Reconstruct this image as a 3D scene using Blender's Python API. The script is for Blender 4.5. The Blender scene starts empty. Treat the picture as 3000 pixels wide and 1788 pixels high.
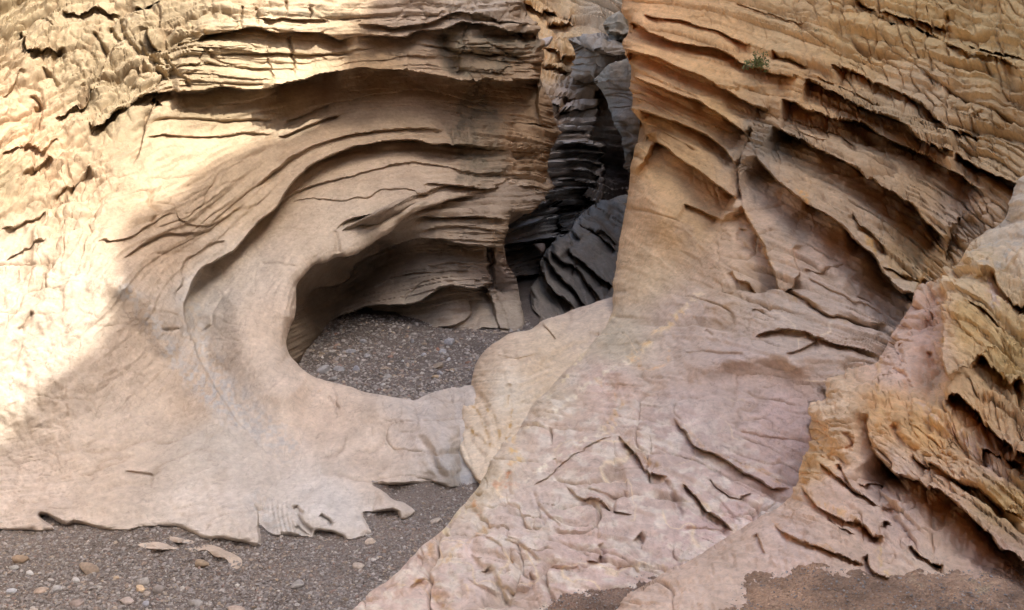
import bpy, math, random
import numpy as np

# ------------------------------------------------------------------ camera, world, sun, exposure
SC = bpy.context.scene
COL = SC.collection
W0, H0, F0 = 3000.0, 1788.0, 2598.0          # reference frame of the camera (width, height, focal length in px)
CAMZ, PITCH = 2.4, math.radians(14.0)
cam_d = bpy.data.cameras.new('camera')
cam = bpy.data.objects.new('camera', cam_d); COL.objects.link(cam)
cam_d.sensor_width = 36.0; cam_d.lens = 36.0 * F0 / W0
cam_d.clip_start = 0.05; cam_d.clip_end = 500
cam.location = (0, 0, CAMZ); cam.rotation_euler = (math.radians(90) - PITCH, 0, 0)
SC.camera = cam

SUN = np.array([0.62, -0.34, 0.93]); SUN /= np.linalg.norm(SUN)     # towards the sun
EL = math.asin(SUN[2]); AZ = math.atan2(SUN[0], SUN[1])             # azimuth from +Y, clockwise
world = bpy.data.worlds.new('World'); SC.world = world; world.use_nodes = True
wn = world.node_tree; wn.nodes.clear()
sky = wn.nodes.new('ShaderNodeTexSky'); sky.sky_type = 'NISHITA'; sky.sun_disc = False
sky.sun_elevation = EL; sky.sun_rotation = AZ
sky.air_density = 1.0; sky.dust_density = 5.0; sky.ozone_density = 0.3
bg = wn.nodes.new('ShaderNodeBackground'); bg.inputs['Strength'].default_value = 0.15
wo = wn.nodes.new('ShaderNodeOutputWorld')
wn.links.new(sky.outputs[0], bg.inputs[0]); wn.links.new(bg.outputs[0], wo.inputs[0])

sl = bpy.data.lights.new('sun', 'SUN'); sl.energy = 2.0; sl.angle = math.radians(0.55); sl.color = (1.0, 0.93, 0.82)
so = bpy.data.objects.new('sun', sl); COL.objects.link(so)
so.rotation_euler = (math.pi/2 - EL, 0, math.pi - AZ)
from mathutils import Vector
so.rotation_euler = Vector(tuple(SUN)).to_track_quat('Z', 'Y').to_euler()
SC.view_settings.view_transform = 'Standard'; SC.view_settings.look = 'None'
SC.view_settings.exposure = 1.68; SC.view_settings.gamma = 1.0
SC.render.engine = 'CYCLES'
SC.cycles.use_denoising = True
SC.cycles.max_bounces = 10; SC.cycles.diffuse_bounces = 8

# ------------------------------------------------------------------ helpers: frame <-> world
CP, SP = math.cos(PITCH), math.sin(PITCH)
def unproj(px, py, d):
    """frame position and distance along the view axis -> world point"""
    a = (np.asarray(px) - W0/2) / F0; b = (H0/2 - np.asarray(py)) / F0
    return np.stack([a*d, (CP + b*SP)*d, CAMZ + (-SP + b*CP)*d], -1)
def gdepth(py, z=0.0):
    """distance at which the level z is seen at frame height py"""
    return (CAMZ - z) / (SP - (H0/2 - np.asarray(py, float)) / F0 * CP)

# ------------------------------------------------------------------ noise
def _hash(ix, iy, iz, seed):
    n = (ix*374761393 + iy*668265263 + iz*2147483647 + seed*1274126177) & 0xffffffff
    n = ((n ^ (n >> 13)) * 1274126177) & 0xffffffff
    n = ((n ^ (n >> 15)) * 2246822519) & 0xffffffff
    return ((n ^ (n >> 16)) & 0xffff) / 32767.5 - 1.0
def noise(x, y, z, seed=0):
    """smooth value noise in [-1, 1]"""
    x, y, z = np.broadcast_arrays(x, y, z)
    ix, iy, iz = np.floor(x).astype(np.int64), np.floor(y).astype(np.int64), np.floor(z).astype(np.int64)
    fx, fy, fz = x-ix, y-iy, z-iz
    fx = fx*fx*fx*(fx*(fx*6-15)+10); fy = fy*fy*fy*(fy*(fy*6-15)+10); fz = fz*fz*fz*(fz*(fz*6-15)+10)
    r = 0
    for dx in (0, 1):
        wx = fx if dx else 1-fx
        for dy in (0, 1):
            wy = fy if dy else 1-fy
            for dz in (0, 1):
                wz = fz if dz else 1-fz
                r = r + wx*wy*wz*_hash(ix+dx, iy+dy, iz+dz, seed)
    return r
def fbm(x, y, z, octs=4, seed=0, gain=0.5):
    r = 0; a = 1.0; t = 0
    for o in range(octs):
        r = r + a*noise(x*2**o, y*2**o, z*2**o, seed+o*17); t += a; a *= gain
    return r / t
def worley(x, y, seed=0):
    """2-D cellular noise: (F1, F2, id)"""
    ix, iy = np.floor(x).astype(np.int64), np.floor(y).astype(np.int64)
    f1 = np.full(x.shape, 9.0); f2 = np.full(x.shape, 9.0); idn = np.zeros(x.shape)
    for dx in (-1, 0, 1):
        for dy in (-1, 0, 1):
            cx, cy = ix+dx, iy+dy; z0 = np.zeros_like(cx)
            qx = cx + 0.5 + 0.45*_hash(cx, cy, z0, seed); qy = cy + 0.5 + 0.45*_hash(cx, cy, z0, seed+1)
            d = np.hypot(qx-x, qy-y); h = _hash(cx, cy, z0, seed+2)
            m = d < f1
            f2 = np.where(m, f1, np.minimum(f2, d)); idn = np.where(m, h, idn); f1 = np.where(m, d, f1)
    return f1, f2, idn
def sstep(a, b, x):
    t = np.clip((x-a)/(b-a), 0, 1); return t*t*(3-2*t)

# ------------------------------------------------------------------ interpolation of control points
def tps(pts, vals, qx, qy, smooth=0.0):
    """thin-plate interpolation, evaluated at qx, qy"""
    P = np.asarray(pts, float)/1000.0; V = np.asarray(vals, float); n = len(P)
    def U(r2): return r2*np.log(r2+1e-12)
    K = U(((P[:, None]-P[None])**2).sum(-1)) + smooth*np.eye(n)
    A = np.zeros((n+3, n+3)); A[:n, :n] = K; A[:n, n] = 1; A[:n, n+1:] = P; A[n, :n] = 1; A[n+1:, :n] = P.T
    sol = np.linalg.solve(A, np.concatenate([V, np.zeros(3)]))
    q = np.stack([np.ravel(qx), np.ravel(qy)], -1)/1000.0
    out = np.empty(len(q))
    for s in range(0, len(q), 20000):
        c = q[s:s+20000]
        out[s:s+20000] = U(((c[:, None]-P[None])**2).sum(-1)) @ sol[:n] + sol[n] + c @ sol[n+1:]
    return out.reshape(np.shape(qx))
def idw(pts, vals, qx, qy, power=3.0):
    P = np.asarray(pts, float); V = np.asarray(vals, float)
    q = np.stack([np.ravel(qx), np.ravel(qy)], -1); out = np.empty((len(q), V.shape[1]))
    for s in range(0, len(q), 20000):
        c = q[s:s+20000]
        w = 1.0/(((c[:, None]-P[None])**2).sum(-1) + 900.0)**(power/2)
        out[s:s+20000] = (w @ V)/w.sum(1)[:, None]
    return out.reshape(np.shape(qx)+(V.shape[1],))
def cr_matrix(n_coarse, step, pos):
    """Catmull-Rom upsampling matrix"""
    M = np.zeros((len(pos), n_coarse))
    t = pos/step; i = np.clip(np.floor(t).astype(int), 1, n_coarse-3); f = t-i
    w = [(-f+2*f*f-f**3)/2, (2-5*f*f+3*f**3)/2, (f+4*f*f-3*f**3)/2, (-f*f+f**3)/2]
    for k in range(4): M[np.arange(len(pos)), i-1+k] += w[k]
    return M
def smooth_line(pts, n=6, closed=False):
    P = np.asarray(pts, float)
    if len(P) < 3: return P
    if closed: Q = np.vstack([P[-1], P, P[0], P[1]])
    else: Q = np.vstack([2*P[0]-P[1], P, 2*P[-1]-P[-2]])
    out = []
    for i in range(1, len(Q)-2):
        a, b, c, d = Q[i-1], Q[i], Q[i+1], Q[i+2]
        for k in range(n):
            t = k/n
            out.append(0.5*((2*b)+(c-a)*t+(2*a-5*b+4*c-d)*t*t+(3*b-a-3*c+d)*t**3))
    if not closed: out.append(P[-1])
    return np.array(out)
# tracing frames: points noted in enlarged details of the frame
_CR = {'c1': (0, 0), 'c2': (1000, 0), 'c3': (2000, 0), 'c4': (0, 600), 'c5': (1000, 600), 'c6': (2000, 600),
       'c7': (0, 1188), 'c8': (1000, 1188), 'c9': (2000, 1188), 'k': (800, 600)}
def fr(c, pts):
    P = np.asarray(pts, float)
    if c == 'p': return P
    if c == 'f': return P*3000/2490
    return P/2.473 + np.array(_CR[c])

# ------------------------------------------------------------------ objects
def tag(o, label=None, cat=None, group=None, kind=None):
    if label: o['label'] = label
    if cat: o['category'] = cat
    if group: o['group'] = group
    if kind: o['kind'] = kind
    return o
def empty(name, loc=(0, 0, 0)):
    o = bpy.data.objects.new(name, None); COL.objects.link(o); o.location = loc; return o
def mesh_obj(name, V, Fq, mat, parent=None, attrs=None, smooth=True, sharp=None):
    me = bpy.data.meshes.new(name)
    V = np.asarray(V, np.float32); Fq = np.asarray(Fq, np.int32); k = Fq.shape[1]
    me.vertices.add(len(V)); me.vertices.foreach_set('co', V.ravel())
    me.loops.add(Fq.size); me.loops.foreach_set('vertex_index', Fq.ravel())
    me.polygons.add(len(Fq)); me.polygons.foreach_set('loop_start', np.arange(0, Fq.size, k, dtype=np.int32))
    me.polygons.foreach_set('use_smooth', np.full(len(Fq), smooth))
    me.update(calc_edges=True)
    for nm, (ty, arr) in (attrs or {}).items():
        at = me.attributes.new(nm, ty, 'POINT')
        at.data.foreach_set({'FLOAT_COLOR': 'color', 'FLOAT_VECTOR': 'vector', 'FLOAT': 'value'}[ty], np.asarray(arr, np.float32).ravel())
    if sharp: me.set_sharp_from_angle(angle=math.radians(sharp))
    me.materials.append(mat)
    o = bpy.data.objects.new(name, me); COL.objects.link(o)
    if parent is not None: o.parent = parent; o.location = -parent.location
    return o

# ------------------------------------------------------------------ rock mass builder
def seg_field(line, X, Y, reach, closed=False):
    """nearest distance, signed side and position along a polyline for grid X, Y (None outside reach)"""
    L = np.vstack([line, line[:1]]) if closed else line
    seg = np.hypot(*(L[1:]-L[:-1]).T); tot = seg.sum(); acc = np.concatenate([[0], np.cumsum(seg)])
    xs, ys = X[0], Y[:, 0]
    D = np.full(X.shape, 1e9); S = np.zeros(X.shape); T = np.zeros(X.shape); NX = np.zeros(X.shape); NY = np.zeros(X.shape)
    for i in range(len(L)-1):
        a, b = L[i], L[i+1]; v = b-a; l2 = v@v
        if l2 < 1e-9: continue
        x0, x1 = np.searchsorted(xs, (min(a[0], b[0])-reach, max(a[0], b[0])+reach))
        y0, y1 = np.searchsorted(ys, (min(a[1], b[1])-reach, max(a[1], b[1])+reach))
        if x1 <= x0 or y1 <= y0: continue
        sl_ = (slice(y0, y1), slice(x0, x1))
        px, py = X[sl_]-a[0], Y[sl_]-a[1]
        t = np.clip((px*v[0]+py*v[1])/l2, 0, 1)
        dx, dy = px-t*v[0], py-t*v[1]; d = np.hypot(dx, dy)
        m = d < D[sl_]
        D[sl_] = np.where(m, d, D[sl_])
        S[sl_] = np.where(m, np.sign(v[0]*py-v[1]*px), S[sl_])
        T[sl_] = np.where(m, (acc[i]+t*seg[i])/tot, T[sl_])
        NX[sl_] = np.where(m, a[0]+t*v[0], NX[sl_]); NY[sl_] = np.where(m, a[1]+t*v[1], NY[sl_])
    return D, S, T, NX, NY
def inside(poly, X, Y):
    r = np.zeros(X.shape, bool); n = len(poly); ys = Y[:, 0]
    for i in range(n):
        a, b = poly[i], poly[(i+1) % n]
        if a[1] == b[1]: continue
        lo, hi = min(a[1], b[1]), max(a[1], b[1])
        y0, y1 = np.searchsorted(ys, (lo, hi))
        if y1 <= y0: continue
        yy = Y[y0:y1]; xx = a[0]+(yy-a[1])*(b[0]-a[0])/(b[1]-a[1])
        r[y0:y1] ^= X[y0:y1] < xx
    return r

STEP = 2.8
s_gnd = 0.035
class Mass:
    """One body of rock: an outline and a relief of distances, closed backwards behind its silhouette."""
    def __init__(s, outline, ctrl, roll=(30, .12), skirt=1.5, rough=5.0, seed=1, step=None, margin=42, rolls=None):
        st = step or STEP; s.seed = seed; s.margin = margin
        ol = np.asarray(outline, float)
        s.x0, s.y0 = ol.min(0)-margin-st; s.x1, s.y1 = ol.max(0)+margin+st
        xs = np.arange(s.x0, s.x1, st); ys = np.arange(s.y0, s.y1, st)
        s.X, s.Y = np.meshgrid(xs, ys); s.xs, s.ys = xs, ys
        cs = 14.0
        s.cx = np.arange(s.x0-cs*2, s.x1+cs*3, cs); s.cy = np.arange(s.y0-cs*2, s.y1+cs*3, cs)
        s.CX, s.CY = np.meshgrid(s.cx, s.cy); s.cs = cs
        s.Mx = cr_matrix(len(s.cx), cs, xs-s.cx[0]); s.My = cr_matrix(len(s.cy), cs, ys-s.cy[0])
        c = np.array([(a, b, gdepth(b)-s_gnd if d is None else d) for a, b, d in ctrl], float)
        s.D = s.up(tps(c[:, :2], c[:, 2], s.CX, s.CY, 1e-5))
        # roughened outline
        L = smooth_line(ol, 8, True); k = np.arange(len(L))
        L = L + rough*np.stack([fbm(L[:, 0]/38, L[:, 1]/38, 0.3, 3, seed), fbm(L[:, 0]/38, L[:, 1]/38, 7.3, 3, seed)], -1)
        s.ol = L
        D, S, T, NX, NY = seg_field(L, s.X, s.Y, max(margin+8, roll[0]+4, 100 if rolls else 0), True)
        s.IN = inside(L, s.X, s.Y); s.ED = D; s.NX, s.NY = NX, NY; s.skirt = skirt
        w, A = roll; s.D0 = s.D.copy()
        if rolls:
            w, A = s.field([r[:2] for r in rolls], [r[2:] for r in rolls], 4)
        if np.max(w) > 0:
            q = np.clip(1-np.where(s.IN, D, 0)/np.maximum(w, 1), 0, 1)
            g = gdepth(np.clip(s.Y, 330, None))
            s.gm = sstep(.12, .5, np.abs(s.D - g))
            s.D0 = s.D + .6*A*s.gm*(1-np.sqrt(np.clip(1-q*q, 0, 1)))
            s.D = s.D + A*s.gm*(1-np.sqrt(np.clip(1-q*q, 0, 1)))
        wx = fbm(s.X/55, s.Y/55, 3.1, 3, seed+5); wy = fbm(s.X/55, s.Y/55, 9.7, 3, seed+6)
        s.WX, s.WY = wx, wy
        s.H = np.zeros(s.X.shape)        # relief along the normal (m, outwards)
    def up(s, C): return s.My @ C @ s.Mx.T
    def field(s, pts, vals, power=3.0):
        V = idw(pts, vals, s.CX, s.CY, power)
        return [np.clip(s.up(V[..., k]), 0, None) for k in range(V.shape[-1])]
    def strata(s, lines):
        P, V = [], []
        for t, c, pts in lines:
            L = smooth_line(fr(c, pts), 2)
            P += list(map(tuple, L)); V += [t]*len(L)
        s.T = s.up(tps(P, V, s.CX, s.CY, 1e-3)); return s.T
    def settle(s, w=5., off=.006, clamp=0):
        """let the foot of the rock run out level with the gravel it stands in"""
        g = gdepth(np.clip(s.Y, 330, None)) - off
        near = (1-s.gm)*np.exp(-(np.where(s.IN, s.ED, 0)/w)**2)
        s.D = s.D*(1-near) + g*near; s.H = s.H*(1-.8*near)
        if clamp: s.D = np.where(s.IN & (s.Y > clamp) & (s.ED > 3), np.minimum(s.D, g-.02-.05*sstep(0, 40, s.ED)), s.D)
    def feat(s, kind, c, pts, A, w=30.0, wa=14.0, B=None, warp=7.0, ends=(.12, .12), sub=6):
        """kind: lip (ledge with a recess below the line), groove, ridge, step"""
        L = smooth_line(fr(c, pts), sub)
        reach = {'lip': 4*max(w, wa), 'groove': 2.6*w, 'ridge': 2.6*w, 'step': 4*w}[kind] + 12
        lo, hi = L.min(0)-reach, L.max(0)+reach
        x0, x1 = np.searchsorted(s.xs, (lo[0], hi[0])); y0, y1 = np.searchsorted(s.ys, (lo[1], hi[1]))
        if x1-x0 < 2 or y1-y0 < 2: return
        q = (slice(y0, y1), slice(x0, x1))
        X, Y = s.X[q], s.Y[q]
        D, S, T, _, _ = seg_field_w(L, X, Y, s.WX[q]*warp, s.WY[q]*warp, reach)
        ok = D < 1e8
        e0, e1 = ends
        tap = (sstep(0, e0, T) if e0 > 0 else 1)*(sstep(0, e1, 1-T) if e1 > 0 else 1)
        tap = tap*(0.92+0.16*noise(X/60, Y/60, 2.2, s.seed+9))
        sd = D*S
        if kind == 'lip':
            jump = sstep(-1.2, 1.6, sd)
            g_ = np.clip(sd, 0, None)/(w*1.25)
            h = A*jump*(.72*np.exp(-g_**2) + .28*np.exp(-g_*.8))
            Bq = (0.42 if A > .3 else .3)*A if B is None else B
            h = h - Bq*(1-jump)*np.exp(-np.clip(-sd, 0, None)/wa)
        elif kind == 'step':
            h = A*sstep(-1.5, 1.5, sd)*np.exp(-np.clip(sd, 0, None)/w)
        elif kind == 'groove': h = A*np.exp(-(sd/w)**2)
        else: h = -A*np.exp(-(sd/w)**2)
        s.D[q] = s.D[q] + np.where(ok, h*tap, 0)
    def points(s, D=None):
        D = s.D if D is None else D
        out = ~s.IN
        px = np.where(out, s.NX, s.X); py = np.where(out, s.NY, s.Y)
        return px, py
    def depth_at(s, px, py):
        i = np.clip(((np.asarray(py)-s.y0)/(s.ys[1]-s.ys[0])).round().astype(int), 0, len(s.ys)-1)
        j = np.clip(((np.asarray(px)-s.x0)/(s.xs[1]-s.xs[0])).round().astype(int), 0, len(s.xs)-1)
        return s.D[i, j]
    def build(s, name, mat, parent, tint, flow=None):
        out = ~s.IN
        keep = s.IN | (s.ED < s.margin)
        P = unproj(s.X, s.Y, s.D)
        # normals of the relief
        P0 = unproj(s.X, s.Y, s.D0)
        du = np.gradient(P0, axis=1); dv = np.gradient(P0, axis=0)
        N = np.cross(du, dv); N /= np.linalg.norm(N, axis=-1, keepdims=True)+1e-12
        view = P0 - np.array([0, 0, CAMZ]); sg = np.sign((N*view).sum(-1, keepdims=True)); N = -N*sg
        P = P + N*s.H[..., None]
        # outside the outline: fold straight back behind the nearest outline point
        iy = np.clip(((s.NY-s.y0)/(s.ys[1]-s.ys[0])), 0, len(s.ys)-1.001); ix = np.clip(((s.NX-s.x0)/(s.xs[1]-s.xs[0])), 0, len(s.xs)-1.001)
        i0, j0 = iy.astype(int), ix.astype(int); fy, fx = (iy-i0)[..., None], (ix-j0)[..., None]
        i1, j1 = np.minimum(i0+1, len(s.ys)-1), np.minimum(j0+1, len(s.xs)-1)
        # sample just the base relief (no normal offset) at the outline
        Db = (s.D[i0, j0]*(1-fy[..., 0])*(1-fx[..., 0])+s.D[i1, j0]*fy[..., 0]*(1-fx[..., 0])+s.D[i0, j1]*(1-fy[..., 0])*fx[..., 0]+s.D[i1, j1]*fy[..., 0]*fx[..., 0])
        e = np.clip(s.ED/s.margin, 0, 1)
        back = unproj(s.NX, s.NY, Db + s.skirt*e**1.3 + 0.01)
        P = np.where(out[..., None], back, P)
        idx = -np.ones(s.X.shape, np.int64); idx[keep] = np.arange(keep.sum())
        a, b, c, d = idx[:-1, :-1], idx[1:, :-1], idx[1:, 1:], idx[:-1, 1:]
        m = (a >= 0) & (b >= 0) & (c >= 0) & (d >= 0)
        Fq = np.stack([a[m], b[m], c[m], d[m]], -1)
        V = P[keep]
        col = np.concatenate([np.clip(tint[keep], 0.01, 3.0), np.ones((keep.sum(), 1))], -1)
        T = getattr(s, 'T', s.Y)
        fl = np.stack([T, s.X, s.Y], -1)[keep]/100.0
        o = mesh_obj(name, V, Fq, mat, parent, {'tint': ('FLOAT_COLOR', col), 'flow': ('FLOAT_VECTOR', fl)}, True, 55)
        return o
def seg_field_w(L, X, Y, wx, wy, reach):
    """seg_field with a small domain warp so that traced edges turn ragged"""
    Xw, Yw = X+wx, Y+wy
    D = np.full(X.shape, 1e9); S = np.zeros(X.shape); T = np.zeros(X.shape)
    seg = np.hypot(*(L[1:]-L[:-1]).T); tot = seg.sum(); acc = np.concatenate([[0], np.cumsum(seg)])
    xs, ys = X[0], Y[:, 0]
    for i in range(len(L)-1):
        a, b = L[i], L[i+1]; v = b-a; l2 = v@v
        if l2 < 1e-9: continue
        x0, x1 = np.searchsorted(xs, (min(a[0], b[0])-reach, max(a[0], b[0])+reach))
        y0, y1 = np.searchsorted(ys, (min(a[1], b[1])-reach, max(a[1], b[1])+reach))
        if x1 <= x0 or y1 <= y0: continue
        q = (slice(y0, y1), slice(x0, x1))
        px, py = Xw[q]-a[0], Yw[q]-a[1]
        t = np.clip((px*v[0]+py*v[1])/l2, 0, 1)
        d = np.hypot(px-t*v[0], py-t*v[1]); m = d < D[q]
        D[q] = np.where(m, d, D[q]); S[q] = np.where(m, np.sign(v[0]*py-v[1]*px), S[q]); T[q] = np.where(m, (acc[i]+t*seg[i])/tot, T[q])
    D = np.where(D > reach, 1e9, D)
    return D, S, T, None, None

def relief(s, strata=None, w1=9.0, w2=160.0, lump=None, crack=None, scrack=None, block=None, joint=None, terrace=None, tp=34., fine=0.004):
    """procedural relief: bedding (follows s.T), lumps, cracks, blocky joints; every argument is an amplitude field in m"""
    X, Y, T, sd = s.X, s.Y, getattr(s, 'T', s.Y), s.seed*31
    Tw = T + 5*s.WX
    H = np.zeros(X.shape); s.CRK = np.zeros(X.shape)
    if strata is not None:
        n = noise(Tw/(w1*2.6), X/w2, Y/w2, sd) + .55*noise(Tw/w1, X/w2*1.7, Y/w2*1.7, sd+1) + .3*noise(Tw/(w1*.45), X/w2*3, Y/w2*3, sd+2)
        H = H + strata*n
    if terrace is not None:
        for k, pr in enumerate((tp, tp*.41)):
            Tq = T + pr*.55*noise(T/(pr*2.3), X*0, Y*0, sd+90+k) + pr*.35*noise(X/260, Y/260, 1.5+k, sd+91) + 2.2*s.WX
            ph = Tq/pr; fl_ = np.floor(ph); f_ = ph-fl_
            bed = .65+.6*_hash(fl_.astype(np.int64), (fl_*0).astype(np.int64), (fl_*0).astype(np.int64), sd+92)
            amp = np.clip(bed + .5*noise(X/190, Y/190, fl_*1.7, sd+93), .1, 1.6)
            prof = sstep(0, .75, f_) - sstep(.93, 1.0, f_)
            H = H + terrace*(1, .42)[k]*amp*(prof-.5)
            s.CRK = np.maximum(s.CRK, (1-sstep(0, .09, f_))*amp*np.clip(terrace/.05, 0, .6)*(1, .6)[k])
    if scrack is not None:
        for k, (wk, ww) in enumerate(((w1*3.4, w2*1.1), (w1*1.7, w2*.6))):
            n = noise(Tw/wk, X/ww, Y/ww, sd+20+k); m = sstep(-.1, .5, noise(X/150, Y/150, k*5.1, sd+30+k))
            g_ = m*np.exp(-(n/(.09))**2)*(1, .55)[k]; H = H - scrack*g_; s.CRK = np.maximum(s.CRK, g_*np.clip(scrack/.02, 0, 1))
    if lump is not None:
        H = H + lump*fbm(X/70, Y/70, 0.7, 4, sd+3)
    if crack is not None:
        xw, yw = X+14*s.WX, Y+14*s.WY
        for k, sc in enumerate((120., 52.)):
            n = noise(xw/sc, yw/sc*1.5, 4.4+k, sd+40+k); m = sstep(0, .5, noise(X/170, Y/170, k*3.3, sd+50+k))
            g_ = m*np.exp(-(n/(.045*(1+k*.4)))**2)*(1, .6)[k]; H = H - crack*g_; s.CRK = np.maximum(s.CRK, g_*np.clip(crack/.02, 0, 1))
    if block is not None:
        wv = .6+.8*sstep(-.5, .5, noise(X/210, Y/210, 6.6, sd+8))
        f1, f2, idn = worley((X+34*s.WX)/150, (Tw+16*s.WY)/66, sd+7)
        g1, g2, idm = worley((X+24*s.WY)/46, (Tw+10*s.WX)/26, sd+9)
        H = H + block*wv*(idn*.75 - .9*(1-sstep(0, .13, f2-f1)) + .30*idm - .38*(1-sstep(0, .16, g2-g1)) + .35*noise(X/20, Tw/12, 3.3, sd+10))
        s.CRK = np.maximum(s.CRK, (1-sstep(0, .10, f2-f1))*np.clip(block/.05, 0, .8))
    if joint is not None:
        g1, g2, idm = worley((X+16*s.WY)/44, (Tw+6*s.WX)/21, sd+13)
        m = sstep(-.35, .3, noise(X/130, Y/130, 4.7, sd+14)); g_ = m*(1-sstep(0, .15, g2-g1))
        H = H - joint*g_ + joint*.35*idm; s.CRK = np.maximum(s.CRK, g_*np.clip(joint/.03, 0, .7))
    if fine:
        H = H + fine*fbm(X/11, Y/11, .2, 3, sd+60) + fine*.8*fbm(X/26, Tw/7, .2, 2, sd+61)
    s.H = s.H + H
def tints(s, pts, var=.07):
    """base colour from colour control points, each (x, y, r, g, b)"""
    a = np.array(pts, float)
    C = np.stack(s.field(a[:, :2], a[:, 2:], 3.2), -1)
    n = fbm(s.X/120, s.Y/120, 1.9, 4, s.seed+70)[..., None]; m = fbm(s.X/60, getattr(s, 'T', s.Y)/16, 8.9, 3, s.seed+71)[..., None]
    ck = np.clip(getattr(s, 'CRK', 0*s.X), 0, 1)[..., None]*.5
    C = C*(1-ck) + np.array([.26, .17, .10])*ck       # iron-stained dust in the cracks
    return C*(1+var*n*np.array([1, 1.15, 1.35])+var*m*np.array([.9, 1, 1.15]))
def stain(s, C, c, pts, col, w=20., k=.8, rag=14., closed=False, ns=24.):
    if not closed: w = w*.75
    """mineral or lichen colour along a traced line, or over a traced patch"""
    L = smooth_line(fr(c, pts), 4, closed)
    reach = w*3+30
    wx = rag*fbm(s.X/ns, s.Y/ns, 5.5, 3, s.seed+80); wy = rag*fbm(s.X/ns, s.Y/ns, 2.5, 3, s.seed+81)
    D, S, T, _, _ = seg_field_w(np.vstack([L, L[:1]]) if closed else L, s.X, s.Y, wx, wy, reach)
    m = np.exp(-(D/w)**2)
    if closed:
        m = np.maximum(m, inside(L, s.X, s.Y))
    if not closed: m = m*sstep(-.25, .25, fbm(s.X/11, s.Y/11, 3.3, 2, s.seed+83))
    m = m*k*np.clip(.85+.6*fbm(s.X/ns, s.Y/ns, 1.1, 3, s.seed+82), 0, 1.2); m = np.clip(m, 0, 1)[..., None]
    return C*(1-m) + np.array(col)*m

# ------------------------------------------------------------------ materials
def nd(nt, t, **kw):
    n = nt.nodes.new(t)
    for k, v in kw.items():
        if k.startswith('_'): setattr(n, k[1:], v)
        else: n.inputs[k].default_value = v
    return n
def rock_mat(name, bump=.5, grain=1.0, speck=.22):
    m = bpy.data.materials.new(name); m.use_nodes = True; nt = m.node_tree; nt.nodes.clear(); lk = nt.links.new
    out = nd(nt, 'ShaderNodeOutputMaterial'); b = nd(nt, 'ShaderNodeBsdfPrincipled'); b.inputs['Roughness'].default_value = .88
    b.inputs['Specular IOR Level'].default_value = .25
    ti = nd(nt, 'ShaderNodeAttribute'); ti.attribute_name = 'tint'
    fl = nd(nt, 'ShaderNodeAttribute'); fl.attribute_name = 'flow'
    geo = nd(nt, 'ShaderNodeTexCoord')
    n1 = nd(nt, 'ShaderNodeTexNoise', Scale=26.0*grain, Detail=9.0, Roughness=.74); lk(geo.outputs['Object'], n1.inputs['Vector'])
    n2 = nd(nt, 'ShaderNodeTexNoise', Scale=4.5, Detail=6.0, Roughness=.6); lk(geo.outputs['Object'], n2.inputs['Vector'])
    mp = nd(nt, 'ShaderNodeMapping'); mp.inputs['Scale'].default_value = (3.6, 1.3, 1.3); lk(fl.outputs['Vector'], mp.inputs['Vector'])
    n3 = nd(nt, 'ShaderNodeTexNoise', Scale=1.6, Detail=7.0, Roughness=.62); lk(mp.outputs[0], n3.inputs['Vector'])
    def mr(src, lo, hi, a=.25, c=.75):
        r = nd(nt, 'ShaderNodeMapRange'); r.inputs[1].default_value = a; r.inputs[2].default_value = c
        r.inputs[3].default_value = lo; r.inputs[4].default_value = hi; lk(src, r.inputs[0]); return r.outputs[0]
    def mul(a, bb):
        r = nd(nt, 'ShaderNodeMath', _operation='MULTIPLY'); lk(a, r.inputs[0]); lk(bb, r.inputs[1]); return r.outputs[0]
    f = mul(mul(mr(n1.outputs[0], 1-speck, 1+speck), mr(n2.outputs[0], .88, 1.12)), mr(n3.outputs[0], .90, 1.10))
    sc = nd(nt, 'ShaderNodeVectorMath', _operation='SCALE'); lk(ti.outputs['Color'], sc.inputs[0]); lk(f, sc.inputs['Scale'])
    lk(sc.outputs[0], b.inputs['Base Color']); scn = sc
    b1 = nd(nt, 'ShaderNodeBump', Strength=bump*1.3, Distance=.02); lk(n1.outputs[0], b1.inputs['Height'])
    b2 = nd(nt, 'ShaderNodeBump', Strength=bump*.75, Distance=.03); lk(n3.outputs[0], b2.inputs['Height']); lk(b1.outputs[0], b2.inputs['Normal'])
    # hairline cracks, partly along the bedding
    mq = nd(nt, 'ShaderNodeMapping'); mq.inputs['Scale'].default_value = (3.2, 1.3, 1.3); lk(fl.outputs['Vector'], mq.inputs['Vector'])
    nc = nd(nt, 'ShaderNodeTexNoise', Scale=1.1, Detail=4.0, Roughness=.55, Distortion=.6); lk(mq.outputs[0], nc.inputs['Vector'])
    sb = nd(nt, 'ShaderNodeMath', _operation='SUBTRACT'); lk(nc.outputs[0], sb.inputs[0]); sb.inputs[1].default_value = .5
    ab = nd(nt, 'ShaderNodeMath', _operation='ABSOLUTE'); lk(sb.outputs[0], ab.inputs[0])
    hc = mr(ab.outputs[0], 0, 1, 0.0, .012)
    dk = mr(hc, .84, 1.0, 0, 1); f2 = mul(f, dk); lk(f2, scn.inputs['Scale'])
    b3 = nd(nt, 'ShaderNodeBump', Strength=bump*.6, Distance=.018); lk(hc, b3.inputs['Height']); lk(b2.outputs[0], b3.inputs['Normal'])
    lk(b3.outputs[0], b.inputs['Normal']); lk(b.outputs[0], out.inputs[0])
    return m
# ================================================================== ROCK
ROCK = rock_mat('rock', .45)
CREAM, BEIGE, GREY, PINK = (.62, .51, .40), (.50, .385, .27), (.44, .41, .37), (.60, .445, .39)
OCHRE, BROWN, VARN, SLATE = (.54, .34, .16), (.40, .24, .12), (.15, .13, .10), (.15, .155, .165)
SAND = (.36, .29, .19)
def cp(x, y, c, k=1.0): return (x, y, c[0]*k, c[1]*k, c[2]*k)

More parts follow.
